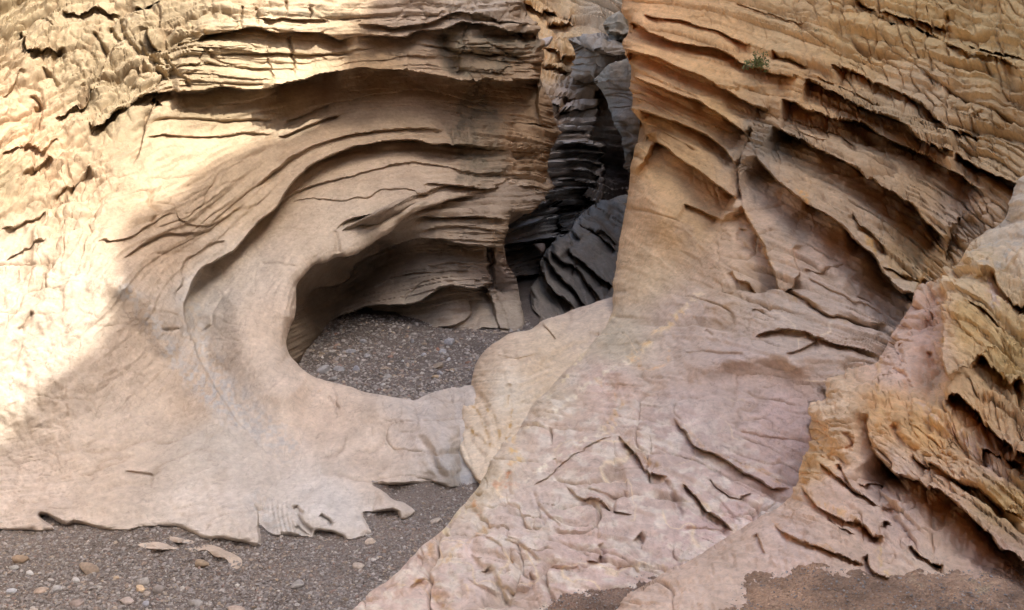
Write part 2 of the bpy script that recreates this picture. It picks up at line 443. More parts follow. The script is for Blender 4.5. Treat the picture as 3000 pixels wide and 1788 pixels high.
# ------------------------------------------------------------------ left wall
A_OUT = np.vstack([fr('p', [(-260, 1552), (0, 1552)]), fr('c7', [(380, 905), (300, 812), (345, 800), (470, 862), (560, 850), (740, 900), (920, 905), (1050, 880),
    (1280, 880), (1400, 925), (1500, 975), (1600, 965), (1720, 985), (1880, 1018), (1888, 900), (1890, 872), (1950, 925), (2010, 945), (2150, 945), (2260, 962), (2300, 915), (2400, 920), (2470, 948)]),
    fr('c8', [(60, 975), (210, 930), (190, 860), (160, 782), (260, 775), (380, 765), (440, 822), (530, 780), (500, 730), (380, 680), (300, 620), (230, 572), (400, 580), (600, 565),
    (720, 580), (800, 602), (990, 560)]), fr('p', [(1425, 1400), (1440, 1300), (1430, 1180), (1395, 1132)]),
    fr('c5', [(850, 1325), (650, 1365), (530, 1418), (400, 1395), (150, 1350), (0, 1300)]),
    fr('k', [(330, 1262), (200, 1180), (120, 1090), (95, 1000), (120, 890), (165, 790), (168, 640), (190, 560), (290, 440), (370, 420), (450, 390), (560, 370), (640, 335), (740, 260),
    (850, 195), (930, 120), (1000, 75), (1150, 12)]), fr('p', [(1330, 583), (1400, 572), (1450, 580), (1490, 606), (1560, 610), (1578, 575), (1623, 548),
    (1602, 526), (1606, 480), (1611, 445), (1632, 400), (1639, 385), (1623, 344), (1615, 299), (1598, 275), (1574, 251), (1582, 226), (1588, 162), (1578, 133), (1562, 113),
    (1578, 93), (1574, 73), (1546, 40), (1522, 8), (1500, -300), (-260, -300)])])
A_CTL = [(-250, 1552, 4.95), (-250, 1200, 5.0), (-250, 800, 5.35), (-250, 300, 6.1), (-250, -300, 7.3),
    (0, 1552, None), (154, 1552, None), (300, 1552, None), (517, 1544, None), (606, 1584, None), (760, 1598, None), (914, 1576, None), (1085, 1564, None), (1065, 1510, None), (1200, 1503, None), (1110, 1365, 5.6), (1000, 1400, 5.45), (720, 1500, 4.9), (900, 1500, 4.9), (820, 1560, 4.77), (1000, 1530, 4.86), (1085, 1540, 4.84), (1130, 1440, 5.22), (1250, 1380, 5.48), (1093, 1418, None), (1243, 1414, None), (1400, 1414, None),
    (0, 1400, 5.25), (300, 1350, 5.3), (600, 1400, 5.3), (0, 1200, 5.42), (0, 800, 5.9), (0, 400, 6.6), (0, 0, 7.3), (0, -300, 7.9),
    (250, 1100, 5.62), (330, 840, 6.0), (300, 600, 6.55), (300, 300, 7.15), (300, 0, 7.7), (300, -300, 8.3),
    (420, 960, 6.15), (450, 760, 6.5), (520, 640, 6.85), (500, 900, 6.4), (560, 1080, 6.35), (700, 1250, 5.9), (850, 1420, 5.4),
    (585, 880, 6.93), (590, 960, 6.74), (618, 1040, 6.56), (700, 1180, 6.15), (600, 800, 7.12), (700, 700, 7.6), (640, 1100, 6.42), (720, 1000, 6.85), (830, 1010, 6.75), (850, 870, 7.0), (760, 850, 7.15), (930, 770, 7.5), (1060, 730, 7.9), (1200, 630, 8.35), (1330, 583, 8.7),
    (1560, 600, 9.3), (1400, 520, 9.0), (1600, 450, 9.5), (1560, 300, 9.5), (1300, 450, 9.15), (1300, 300, 9.4), (1100, 450, 8.85), (1000, 560, 8.4), (1000, 320, 9.0), (850, 460, 8.3), (800, 330, 8.35),
    (650, 500, 7.65), (600, 330, 7.8), (450, 450, 7.0), (480, 260, 7.4), (600, 100, 7.6), (600, -50, 7.9), (600, -300, 8.6), (800, 200, 8.2), (850, 50, 8.0), (900, -300, 9.0), (1100, 100, 8.6), (1300, 60, 8.9), (1400, 150, 9.0), (1570, 100, 9.3), (1500, -300, 10.0),
    (916, 1130, 6.45), (1060, 1170, 6.3), (1211, 1190, 6.35), (1300, 1180, 6.45), (1380, 1150, 6.75), (950, 1300, 5.9), (1150, 1330, 5.75), (1200, 1250, 6.0), (1300, 1300, 5.72), (1380, 1300, 5.95), (1350, 1380, 5.45)]
A = Mass(A_OUT, A_CTL, roll=(26, .10), skirt=1.3, rough=5, seed=3, rolls=[(0, 1552, 20, .05), (600, 1580, 20, .05), (1000, 1540, 20, .05), (1250, 1414, 24, .06), (1400, 1400, 30, .1), (1390, 1150, 30, .1), (1211, 1170, 70, .28), (1060, 1150, 80, .34), (916, 1108, 80, .36), (840, 1024, 75, .34), (850, 950, 70, .32), (870, 850, 70, .32), (917, 778, 60, .3), (1059, 733, 50, .24), (1204, 632, 40, .16), (1330, 583, 24, .06), (1490, 606, 20, .06), (1620, 548, 30, .2), (1632, 400, 60, .35), (1600, 280, 50, .3), (1570, 150, 50, .35), (1540, 30, 50, .3), (800, -200, 10, .01)])
A.strata([(0, 'f', [(0, 150), (200, 60), (450, -20), (700, -40), (1300, -40)]), (120, 'f', [(0, 300), (250, 180), (470, 85), (700, 90), (1100, 90), (1310, 90)]),
    (260, 'f', [(0, 470), (200, 330), (400, 215), (560, 215), (760, 205), (1000, 172), (1310, 190)]), (400, 'f', [(0, 720), (150, 560), (280, 470), (420, 420), (620, 330), (800, 270), (1000, 255), (1340, 300)]),
    (520, 'f', [(0, 900), (200, 740), (300, 620), (460, 545), (600, 440), (740, 350), (900, 322), (1100, 318), (1340, 355)]),
    (640, 'f', [(0, 1080), (230, 960), (400, 800), (450, 700), (560, 605), (680, 495), (800, 400), (930, 380), (1100, 385), (1320, 400)]),
    (760, 'f', [(0, 1160), (250, 1100), (450, 980), (520, 820), (620, 690), (760, 560), (880, 480), (1050, 440), (1330, 452)]),
    (880, 'f', [(0, 1230), (300, 1180), (560, 1100), (620, 960), (700, 840), (720, 700), (830, 600), (960, 540), (1080, 478), (1300, 485)]),
    (1000, 'f', [(0, 1290), (400, 1270), (700, 1180), (800, 1060), (1000, 1000), (1140, 960)]), (1080, 'f', [(200, 1330), (600, 1300), (900, 1200), (1150, 1150)])])
fa = A.feat
# caprock ledges
fa('lip', 'c1', [(1240, 650), (1420, 652), (1600, 620), (1760, 640), (2000, 632), (2100, 590), (2300, 560), (2473, 515)], .24, 26, 70, B=.22, ends=(.06, .12), warp=9)
fa('lip', 'c1', [(1900, 634), (2000, 632), (2100, 590), (2300, 560), (2473, 515), (2640, 500), (2800, 495), (2950, 500), (3230, 560), (3400, 580), (3670, 590), (3900, 575)], .62, 60, 40, ends=(.06, .01), warp=9)
fa('lip', 'c1', [(640, 885), (720, 905), (820, 805), (880, 765), (980, 705), (1100, 680), (1300, 640)], .22, 20, 20)
fa('lip', 'c1', [(1400, 300), (1500, 240), (1690, 225), (1860, 190), (2000, 236), (2280, 232), (2473, 285), (2600, 262)], .22, 18, 40, ends=(.1, .1), warp=8)
fa('lip', 'c2', [(100, 255), (250, 262), (450, 262), (560, 222), (750, 205), (900, 160), (1150, 205), (1290, 235), (1430, 275)], .30, 26, 22, ends=(.12, .02))
fa('lip', 'c2', [(100, 160), (250, 185), (420, 195), (600, 172), (720, 130), (830, 92), (1000, 112), (1250, 150), (1400, 200)], .14, 14, 14)
fa('groove', 'c2', [(735, 230), (750, 330), (780, 430), (870, 560)], .16, 22)
fa('groove', 'c1', [(1560, 402), (1800, 395), (2100, 402), (2300, 400), (2600, 390)], .07, 4, warp=4)
fa('groove', 'c1', [(2125, 265), (2108, 380), (2130, 470), (2120, 560)], .07, 5)
for L_ in ([(1745, 40), (1740, 200)], [(1860, 30), (1865, 190)], [(2065, 10), (2060, 130)], [(2240, 60), (2245, 150)]):
    fa('groove', 'c1', [L_[0], ((L_[0][0]+L_[1][0])/2+8, (L_[0][1]+L_[1][1])/2), L_[1]], .06, 4)
fa('lip', 'c1', [(1870, 125), (1990, 135), (2060, 130), (2150, 150), (2290, 145), (2400, 150)], .09, 10, 10)
fa('groove', 'c2', [(430, 300), (600, 320), (900, 380), (1200, 400), (1440, 385)], .06, 5)
fa('lip', 'c2', [(760, 345), (900, 375), (1100, 395), (1300, 412), (1450, 400)], .08, 10, 8)
fa('groove', 'c2', [(1290, 180), (1310, 280), (1300, 340)], .15, 9)
# rubble slope blocks at the upper left
fa('lip', 'c1', [(150, 180), (172, 250), (178, 350), (240, 385), (330, 402), (480, 345)], .12, 16, 36)
fa('lip', 'c1', [(1060, 180), (1085, 300), (1120, 335), (1270, 338), (1285, 270)], .13, 18, 36)
fa('lip', 'c1', [(0, 745), (50, 712), (110, 620), (150, 500)], .07, 14, 30)
fa('lip', 'c1', [(150, 1300), (230, 1230), (330, 1160), (390, 1150)], .07, 16, 30)
fa('lip', 'c1', [(380, 1440), (450, 1370), (540, 1305), (660, 1190)], .07, 16, 30)
fa('lip', 'c1', [(0, 1090), (130, 1080), (230, 1060), (330, 1110), (430, 1000)], .07, 16, 30)
fa('lip', 'c1', [(400, 870), (480, 860), (560, 810), (640, 750), (660, 650)], .10, 12, 20)
fa('lip', 'c1', [(970, 45), (1060, 40), (1150, 10)], .12, 10, 14)
fa('lip', 'c1', [(450, 60), (560, 85), (700, 70), (860, 75)], .10, 14, 14)
fa('groove', 'c1', [(680, 250), (740, 330), (770, 400)], .08, 6); fa('groove', 'c1', [(780, 195), (850, 280), (890, 300)], .08, 6)
fa('groove', 'c1', [(860, 100), (890, 240), (960, 330), (1050, 420), (1150, 520), (1270, 600)], .10, 8)
fa('groove', 'c1', [(1000, 300), (1080, 420), (1200, 500), (1290, 580)], .08, 6); fa('groove', 'c1', [(1180, 420), (1280, 540), (1400, 640)], .08, 6)
fa('groove', 'c1', [(310, 495), (380, 560), (420, 620)], .07, 6); fa('groove', 'c1', [(210, 690), (290, 750), (240, 780)], .07, 6)
fa('groove', 'c1', [(300, 130), (350, 190), (380, 240)], .06, 6)
fa('lip', 'c4', [(0, 180), (100, 165), (170, 120), (250, 90), (330, 20)], .06, 14, 26)
fa('lip', 'c4', [(30, 410), (80, 370), (160, 330), (250, 250), (340, 240)], .04, 10, 20)
fa('groove', 'c4', [(135, 930), (180, 890), (210, 830), (250, 780)], .05, 5); fa('groove', 'c4', [(330, 610), (325, 520), (340, 400)], .03, 4)
# lit block below the caprock
fa('groove', 'c1', [(1090, 868), (1300, 862), (1550, 878), (1800, 880), (2020, 885)], .07, 4, warp=4)
fa('lip', 'c1', [(1040, 985), (1200, 975), (1350, 985), (1580, 985), (1800, 965), (2010, 965)], .05, 14, 16)
fa('lip', 'c1', [(1180, 690), (1110, 745), (1065, 880), (1040, 975), (1010, 1080), (960, 1220)], .09, 16, 26, warp=8)
fa('groove', 'c1', [(1090, 745), (1130, 750), (1160, 740)], .14, 9)
fa('lip', 'c1', [(2000, 985), (2080, 975), (2200, 920), (2360, 860), (2473, 830)], .10, 14, 22)
fa('lip', 'c1', [(2060, 885), (2140, 850), (2230, 815), (2390, 755)], .08, 10, 16)
# fluting
fa('lip', 'c4', [(2000, 1900), (1780, 1640), (1600, 1400), (1490, 1210), (1410, 1040), (1350, 900), (1325, 790), (1345, 700), (1385, 590), (1440, 478), (1560, 405), (1700, 322), (1790, 222), (1900, 100), (2005, 0), (2120, -150), (2250, -280), (2473, -385), (2650, -430), (2870, -475), (3170, -445), (3500, -430), (3850, -380)], .36, 66, 50, B=.13, ends=(.24, .15), warp=6)
fa('lip', 'c2', [(-640, 1380), (-560, 1300), (-380, 1150), (-200, 1060), (0, 995), (200, 955), (400, 930), (600, 932), (760, 952)], .10, 40, 40)
fa('lip', 'c2', [(-500, 1484), (-420, 1440), (-230, 1360), (0, 1290), (220, 1225), (440, 1185), (640, 1190), (760, 1210), (900, 1245), (1150, 1260), (1450, 1260)], .06, 24, 22)
fa('lip', 'c2', [(-300, 790), (0, 735), (200, 690), (400, 658), (560, 650), (720, 672), (850, 710), (1100, 742), (1300, 765), (1500, 772)], .035, 10, 14)
fa('lip', 'c2', [(-200, 880), (0, 828), (200, 790), (400, 768), (600, 770)], .02, 16, 16)
fa('lip', 'c2', [(700, 1040), (900, 1050), (1200, 1085), (1400, 1100), (1500, 1095)], .10, 14, 12)
fa('lip', 'c2', [(1200, 905), (1350, 890), (1560, 930)], .06, 10, 10)
fa('lip', 'c2', [(560, 1325), (740, 1328), (940, 1362), (1200, 1355), (1500, 1352)], .10, 16, 12)
fa('lip', 'c2', [(-420, 1484), (-250, 1440), (0, 1450), (120, 1425), (200, 1430), (290, 1385), (400, 1370), (520, 1370), (560, 1395), (640, 1397), (700, 1365), (830, 1360)], .04, 12, 10)
fa('lip', 'k', [(460, 205), (462, 180), (520, 130), (600, 90), (760, 55), (900, 12), (1010, -55), (1150, -110), (1250, -140), (1450, -125), (1700, -100)], .12, 14, 14, warp=5)
fa('groove', 'k', [(462, 185), (458, 260), (465, 350)], .05, 7)
fa('lip', 'k', [(270, 450), (330, 420), (390, 410), (460, 355)], .08, 12, 10)
fa('lip', 'c4', [(700, 260), (930, 245), (1050, 160), (1180, 90), (1290, 55)], .04, 12, 18)
fa('lip', 'c4', [(880, 390), (990, 320), (1100, 250), (1200, 215), (1300, 205), (1500, 180), (1620, 110)], .055, 14, 20)
fa('lip', 'c4', [(1300, 30), (1310, 110), (1440, 145), (1600, 120), (1750, 10)], .04, 10, 18)
fa('lip', 'c4', [(1320, 390), (1400, 370), (1520, 290), (1640, 250)], .05, 14, 12)
fa('lip', 'c4', [(1280, 640), (1330, 560), (1305, 470), (1330, 390)], .04, 16, 18)
fa('groove', 'c4', [(800, 590), (900, 640), (1050, 760), (1180, 900), (1260, 1020), (1300, 1150), (1400, 1300), (1520, 1420), (1700, 1560), (1900, 1700)], .10, 34)
0 and fa('step', 'c4', [(1485, 1210), (1440, 1110), (1370, 960), (1320, 860), (1300, 770)], .24, 110, ends=(.15, .1))
fa('groove', 'c4', [(1465, 970), (1500, 910), (1545, 870), (1550, 770), (1610, 670), (1680, 620), (1800, 590)], .035, 5, warp=5)
fa('groove', 'c4', [(1165, 912), (1230, 912), (1290, 902)], .035, 4); fa('groove', 'c4', [(2290, 1360), (2400, 1330), (2450, 1484)], .04, 5)
fa('groove', 'c4', [(1880, 400), (2050, 440), (2170, 465)], .03, 4)
fa('ridge', 'c4', [(700, 420), (860, 560), (1010, 700), (1160, 880), (1250, 1040), (1360, 1240), (1500, 1420), (1700, 1600), (1900, 1780)], .20, 44, warp=4, ends=(.15, .3))
fa('ridge', 'c4', [(1700, 480), (1720, 700), (1760, 950), (1850, 1150), (2050, 1400), (2300, 1560)], .20, 66, warp=3, ends=(.2, .25))
fa('groove', 'p', [(1300, 1130), (1335, 1190), (1365, 1270), (1385, 1350), (1402, 1420)], .30, 44, warp=3, ends=(.1, .05))
fa('ridge', 'p', [(1060, 1160), (1180, 1200), (1260, 1250), (1320, 1330), (1360, 1400)], .18, 44, warp=4)
fa('groove', 'p', [(880, 1120), (1000, 1230), (1100, 1330), (1180, 1400)], .10, 70, warp=3)
# feet standing in the gravel
fa('step', 'c7', [(1885, 1020), (1880, 900), (1878, 780), (1830, 680)], .22, 60, ends=(.05, .4))
for L_ in ([(2110, 720), (2150, 780), (2200, 860), (2270, 925)], [(2140, 720), (2170, 760), (2200, 780)], [(2320, 780), (2380, 830), (2400, 870)], [(2150, 870), (2190, 920), (2240, 960)]):
    fa('groove', 'c7', L_, .10, 6, warp=4)
for k_ in range(8):
    fa('groove', 'c7', [(1900+k_*32, 640+k_*8), (1915+k_*32, 780), (1935+k_*33, 940)], .02, 4)
fa('groove', 'c8', [(150, 620), (175, 700), (165, 790)], .16, 20)
fa('groove', 'c7', [(905, 495), (1000, 492), (1120, 500)], .04, 4, warp=3)
fa('groove', 'c8', [(500, 0), (620, 70), (700, 190), (745, 330), (800, 420), (870, 480), (980, 550)], .10, 16)
fa('groove', 'c8', [(700, 100), (760, 190), (840, 190)], .05, 6); fa('groove', 'c8', [(540, 230), (640, 330), (690, 450), (760, 540)], .05, 12)
fa('groove', 'c8', [(800, 240), (880, 380), (980, 540)], .16, 20, ends=(.3, .02))
fa('groove', 'c5', [(0, 1484), (-60, 1440), (-90, 1380)], .03, 5)
# bedding, cracks, rubble strength
pz = [((0, 100), (.04, .14, .03, .055, .04)), ((300, 200), (.04, .12, .03, .06, .04)), ((200, 500), (.03, .13, .03, .045, .04)), ((60, 700), (.015, .07, .03, .02, .03)), ((500, 150), (.05, .05, .02, .05, .05)), ((700, 60), (.04, .02, .01, .02, .05)), ((800, 160), (.045, .02, .01, .0, .05)),
      ((1200, 100), (.03, .03, .01, .02, .04)), ((1450, 170), (.04, .03, .01, .03, .06)), ((560, 330), (.015, .02, .01, .0, .02)), ((420, 480), (.012, .02, .01, 0, .01)), ((620, 500), (.014, .012, .006, 0, .016)), ((900, 350), (.007, .012, 0, 0, .006)), ((1100, 350), (.008, .012, 0, 0, .008)),
      ((1450, 400), (.035, .02, .01, .012, .05)), ((1500, 300), (.03, .02, .01, .01, .04)), ((1200, 550), (.006, .012, .01, 0, .01)), ((900, 700), (.006, .018, .012, 0, .006)), ((700, 900), (.004, .018, .01, 0, .004)), ((450, 900), (.001, .02, .006, 0, .0)), ((150, 900), (.008, .05, .012, 0, .01)), ((150, 1150), (.008, .05, .008, 0, .008)),
      ((300, 1400), (.01, .02, .002, 0, .012)), ((700, 1450), (.008, .025, .003, 0, .008)), ((1100, 1330), (.008, .03, .014, 0, .01)), ((1000, 1480), (.004, .02, .01, 0, .0)), ((430, 620), (.02, .02, .01, 0, .03)), ((480, 730), (.004, .02, .01, 0, .0))]
st_, lu_, cr_, bl_, sc_ = A.field([p for p, _ in pz], [v for _, v in pz])
te_, = A.field([(100, 200), (200, 500), (100, 800), (600, 100), (800, 180), (1200, 100), (1450, 180), (620, 320), (600, 520), (900, 350), (1200, 350), (1500, 380), (1500, 280), (1200, 520), (900, 700), (600, 900), (200, 1200), (700, 1450)], [(.06,), (.05,), (.015,), (.07,), (.06,), (.05,), (.06,), (.01,), (.02,), (.006,), (.008,), (.04,), (.03,), (.01,), (.0,), (0,), (0,), (0,)])
relief(A, strata=st_*.8, lump=lu_, crack=cr_, block=bl_, scrack=sc_, terrace=te_, tp=50., w1=9)
A.settle(5., clamp=1130)
CA = tints(A, [cp(0, 0, SAND), cp(250, 150, SAND, .95), cp(0, 500, SAND, .95), cp(500, 60, SAND, .92), cp(350, 330, SAND, .92), cp(60, 420, (.60, .44, .30)), cp(0, 800, CREAM, .84), cp(0, 1200, CREAM, .84), cp(250, 900, CREAM, .84), cp(600, 300, SAND, .95), cp(800, 200, (.58, .48, .33)), cp(900, 60, (.52, .41, .29)),  # sunlit zone tinted darker than the same rock to offset overbright sun
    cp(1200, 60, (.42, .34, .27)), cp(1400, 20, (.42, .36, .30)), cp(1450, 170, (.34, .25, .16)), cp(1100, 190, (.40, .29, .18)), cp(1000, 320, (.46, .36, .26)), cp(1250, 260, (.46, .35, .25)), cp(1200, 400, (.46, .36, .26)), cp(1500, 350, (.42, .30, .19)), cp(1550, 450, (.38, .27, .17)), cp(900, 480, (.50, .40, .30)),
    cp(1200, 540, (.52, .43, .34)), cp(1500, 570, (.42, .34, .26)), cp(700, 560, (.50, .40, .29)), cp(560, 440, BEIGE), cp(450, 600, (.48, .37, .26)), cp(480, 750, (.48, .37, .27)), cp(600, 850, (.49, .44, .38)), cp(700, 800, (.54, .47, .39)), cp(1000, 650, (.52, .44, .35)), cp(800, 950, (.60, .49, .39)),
    cp(350, 1050, (.55, .44, .34)), cp(550, 1180, (.52, .41, .31)), cp(620, 1300, (.54, .48, .41)), cp(300, 1350, (.60, .49, .39)), cp(100, 1450, (.66, .55, .46)), cp(600, 1500, (.68, .60, .52)), cp(950, 1480, (.68, .62, .55)), cp(1100, 1350, (.68, .56, .45)), cp(1250, 1250, (.60, .52, .45)), cp(950, 1200, (.64, .51, .40)), cp(1350, 1380, (.50, .46, .41))])
CA = stain(A, CA, 'c2', [(900, 740), (1060, 745), (1120, 860), (1130, 1060), (1150, 1250), (1000, 1290), (880, 1230), (870, 1080), (800, 960), (880, 850)], (.20, .17, .125), 18, .8, 26, True)
CA = stain(A, CA, 'c2', [(930, 690), (975, 610), (1030, 700)], (.22, .19, .15), 8, .5, 8, True)
CA = stain(A, CA, 'c2', [(1340, 760), (1530, 780), (1560, 950), (1500, 1100), (1430, 1300), (1330, 1200), (1400, 950)], (.24, .16, .09), 14, .65, 24, True)
CA = stain(A, CA, 'c2', [(770, 250), (1300, 270), (1330, 350), (1080, 520), (820, 520), (760, 400)], (.19, .165, .12), 16, .8, 24, True)
CA = stain(A, CA, 'c1', [(2010, 970), (2080, 910), (2200, 850)], (.22, .19, .14), 12, .7, 12)
CA = stain(A, CA, 'c1', [(1480, 120), (1620, 150), (1800, 130), (2060, 90), (2300, 120), (2473, 120)], (.36, .33, .25), 20, .6, 20)
CA = stain(A, CA, 'c1', [(1450, 230), (1600, 250), (1800, 225), (2000, 262), (2300, 262), (2473, 300)], (.50, .32, .13), 14, .7, 10)
CA = stain(A, CA, 'k', [(900, 90), (1050, 10), (1300, -60), (1560, -60)], (.34, .28, .21), 14, .6, 12)
CA = stain(A, CA, 'c4', [(1330, 100), (1560, 130), (1800, 0)], (.42, .32, .20), 18, .6, 18)
CA = stain(A, CA, 'c4', [(900, 620), (1100, 850), (1300, 1150), (1500, 1380), (1700, 1560)], (.47, .46, .45), 36, .7, 16)
CA = stain(A, CA, 'c4', [(1400, 640), (1420, 900), (1500, 1150), (1620, 1350), (1850, 1560), (2050, 1750)], (.45, .44, .43), 60, .7, 16)
CA = stain(A, CA, 'c8', [(690, 380), (760, 500), (900, 530), (960, 540)], (.36, .36, .37), 20, .7, 12)
CA = stain(A, CA, 'c7', [(1850, 700), (1950, 800), (2080, 900)], (.56, .55, .52), 40, .6, 12)
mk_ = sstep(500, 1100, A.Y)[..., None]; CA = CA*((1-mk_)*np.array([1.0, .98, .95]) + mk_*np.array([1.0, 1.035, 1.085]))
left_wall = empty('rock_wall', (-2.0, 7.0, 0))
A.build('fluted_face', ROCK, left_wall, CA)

# ------------------------------------------------------------------ alcove behind the rim
C_OUT = np.vstack([fr('k', [(60, 1160), (60, 800), (120, 500), (400, 250), (800, 20), (1200, -120)]), fr('p', [(1600, 520), (1560, 620), (1500, 622)]),
    fr('c5', [(1230, 50), (1215, 130), (1200, 200), (1160, 285), (1180, 330), (1200, 430), (1260, 520), (1280, 620), (1300, 720), (1328, 850), (1290, 905), (1120, 935), (960, 925), (700, 930), (560, 905), (470, 912), (400, 870), (200, 850), (40, 850)]),
    fr('k', [(440, 850), (395, 870), (350, 940), (240, 1050), (180, 1150)])])
C_CTL = [(840, 1060, 7.35), (873, 1061, 7.75), (860, 900, 7.9), (850, 760, 8.0), (893, 1025, 8.0), (933, 980, 8.5), (960, 945, 9.05), (1000, 944, 9.12), (1081, 944, None), (1162, 948, None), (1283, 976, 8.78), (1388, 976, 8.78), (1470, 975, 8.78), (1530, 950, 9.0),
    (930, 850, 8.9), (1000, 800, 9.35), (1000, 900, 9.3), (1100, 700, 9.2), (1100, 850, 9.3), (1250, 800, 9.05), (1400, 780, 8.8), (1350, 700, 8.95), (1250, 720, 9.1), (1100, 920, 9.2), (1250, 930, 8.95), (1450, 930, 8.95), (1470, 850, 9.3), (1520, 880, 9.4),
    (1300, 640, 8.8), (1450, 660, 8.75), (1490, 620, 8.9), (1200, 660, 8.8), (1100, 680, 8.6), (1000, 740, 8.5), (920, 800, 8.2), (1300, 540, 9.2), (1560, 560, 9.4)]
C = Mass(C_OUT, C_CTL, roll=(22, .14), skirt=1.5, rough=4, seed=11)
C.strata([(0, 'k', [(150, 640), (400, 420), (800, 200), (1100, 60), (1600, 40)]), (120, 'k', [(200, 720), (450, 590), (700, 400), (1000, 270), (1600, 290)]), (240, 'k', [(300, 800), (600, 640), (860, 545), (1200, 480), (1600, 470)]),
          (360, 'k', [(350, 860), (600, 760), (1000, 720), (1300, 640), (1700, 620)]), (480, 'k', [(400, 900), (800, 850), (1200, 880), (1500, 830), (1731, 820)])])
fc = C.feat
fc('lip', 'k', [(180, 820), (240, 690), (300, 615), (420, 590), (540, 540), (620, 430), (760, 350), (850, 305), (1050, 240), (1200, 252), (1400, 292), (1620, 296)], .36, 60, 40, ends=(.1, .02), warp=5)
fc('lip', 'k', [(400, 845), (480, 810), (600, 770), (740, 735), (980, 722), (1090, 690), (1160, 640), (1210, 602), (1300, 592), (1390, 600), (1480, 610), (1560, 590)], .45, 70, 30, ends=(.1, .02), warp=6)
fc('step', 'k', [(1560, 620), (1575, 540), (1570, 470), (1555, 380), (1560, 300)], .45, 80, ends=(.03, .03))
fc('lip', 'k', [(700, 620), (860, 540), (1000, 500), (1200, 482), (1400, 475), (1565, 465)], .06, 12, 10, warp=4)
fc('lip', 'k', [(880, 600), (860, 552), (760, 562)], .05, 8, 8); fc('lip', 'k', [(1100, 440), (1300, 430), (1540, 430)], .05, 10, 8)
fc('lip', 'k', [(1000, 100), (1150, 92), (1300, 82), (1500, 90), (1700, 115)], .14, 14, 12, warp=4)
fc('lip', 'k', [(1050, 190), (1250, 150), (1450, 170), (1650, 200)], .06, 12, 10)
fc('lip', 'k', [(1370, 310), (1450, 338), (1530, 325)], .10, 10, 12); fc('lip', 'k', [(1440, 545), (1560, 530)], .05, 6, 8)
fc('lip', 'k', [(950, 700), (1000, 640), (1080, 560), (1160, 540)], .04, 8, 10)
fc('lip', 'k', [(1130, 890), (1280, 885), (1370, 850), (1430, 790), (1415, 700), (1400, 640)], .10, 20, 14, warp=4)
fc('lip', 'k', [(1440, 930), (1500, 897), (1600, 893), (1731, 902)], .08, 12, 10, warp=4)
fc('groove', 'k', [(1450, 880), (1530, 800), (1690, 808), (1731, 840)], .05, 8); fc('step', 'k', [(1700, 900), (1690, 820), (1640, 700), (1600, 600)], .12, 40)
fc('groove', 'k', [(200, 1100), (260, 980), (330, 880)], .10, 20); fc('groove', 'k', [(300, 620), (240, 760), (150, 900)], .06, 30)
s1, s2 = C.field([(900, 900), (1100, 700), (1300, 650), (1350, 790), (1200, 900), (1450, 930)], [(.006, .03), (.014, .03), (.03, .02), (.025, .02), (.01, .03), (.01, .02)])
relief(C, strata=s1, lump=s2, scrack=s1*1.2, terrace=s1*1.2, w1=9)
C.settle(5.)
CC = 1.05*tints(C, [cp(880, 950, (.22, .175, .13)), cp(1000, 760, (.25, .20, .15)), cp(1300, 640, (.34, .27, .20)), cp(1300, 780, (.37, .31, .25)), cp(1100, 850, (.36, .30, .25)), cp(1450, 680, (.31, .24, .17)), cp(1200, 930, (.44, .39, .33)), cp(1350, 940, (.44, .38, .32)), cp(1480, 800, (.29, .24, .21)), cp(1500, 930, (.40, .35, .29))])  # left and upper recess tinted darker to stand in for alcove shade
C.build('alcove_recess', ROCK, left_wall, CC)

# ------------------------------------------------------------------ pale buttress at the foot of the right wall
P_OUT = np.vstack([fr('p', [(1950, 820), (1800, 866)]), fr('c5', [(1850, 705), (1760, 735), (1700, 752), (1600, 800), (1500, 825), (1440, 850), (1385, 903), (1240, 925), (1130, 990), (1050, 1050), (985, 1130), (958, 1200), (945, 1300), (930, 1400)]),
    fr('c8', [(870, 0), (880, 160), (850, 300), (880, 400), (985, 552), (1080, 620)]), fr('p', [(1600, 1500), (1950, 1250)])])
P_CTL = [(1950, 830, 7.7), (1797, 869, 7.62), (1700, 900, 7.5), (1600, 928, 7.2), (1500, 960, 7.1), (1430, 1010, 7.0), (1390, 1060, 6.85), (1378, 1140, 6.6), (1352, 1240, 6.15), (1352, 1330, 5.72), (1400, 1412, 5.33), (1450, 1300, 5.75), (1480, 1150, 6.4), (1550, 1050, 6.7), (1650, 1000, 7.05), (1700, 1060, 6.85), (1560, 1200, 6.35), (1950, 1250, 6.5), (1600, 1500, 5.6)]
P = Mass(P_OUT, P_CTL, roll=(95, .55), skirt=1.2, rough=4, seed=17)
P.strata([(0, 'c5', [(1100, 950), (1400, 860), (1950, 640)]), (150, 'c5', [(1000, 1150), (1400, 1110), (1900, 900)]), (300, 'c5', [(960, 1400), (1300, 1350), (1800, 1100)])])
fp = P.feat
for L_ in ([(900, 130), (960, 200), (1060, 270), (1130, 330)], [(960, 0), (1040, 150), (1080, 280)], [(1040, 0), (1120, 130), (1160, 280)], [(1220, -60), (1235, 100), (1180, 280)], [(880, 150), (980, 300), (1060, 380)]):
    fp('groove', 'c8', L_, .035, 9)
fp('lip', 'c5', [(1440, 850), (1470, 890), (1560, 975)], .05, 12, 14); fp('groove', 'c5', [(1420, 1135), (1500, 1130), (1600, 1080), (1700, 1010), (1820, 1020)], .03, 10)
fp('groove', 'c5', [(1790, 940), (1870, 945)], .04, 6); fp('groove', 'c5', [(950, 1270), (1000, 1380), (1060, 1484)], .05, 10); fp('groove', 'c5', [(1205, 1484), (1215, 1290)], .04, 9)
fp('lip', 'c5', [(1050, 1075), (1200, 1110), (1330, 1120), (1450, 1060)], .02, 20, 20)
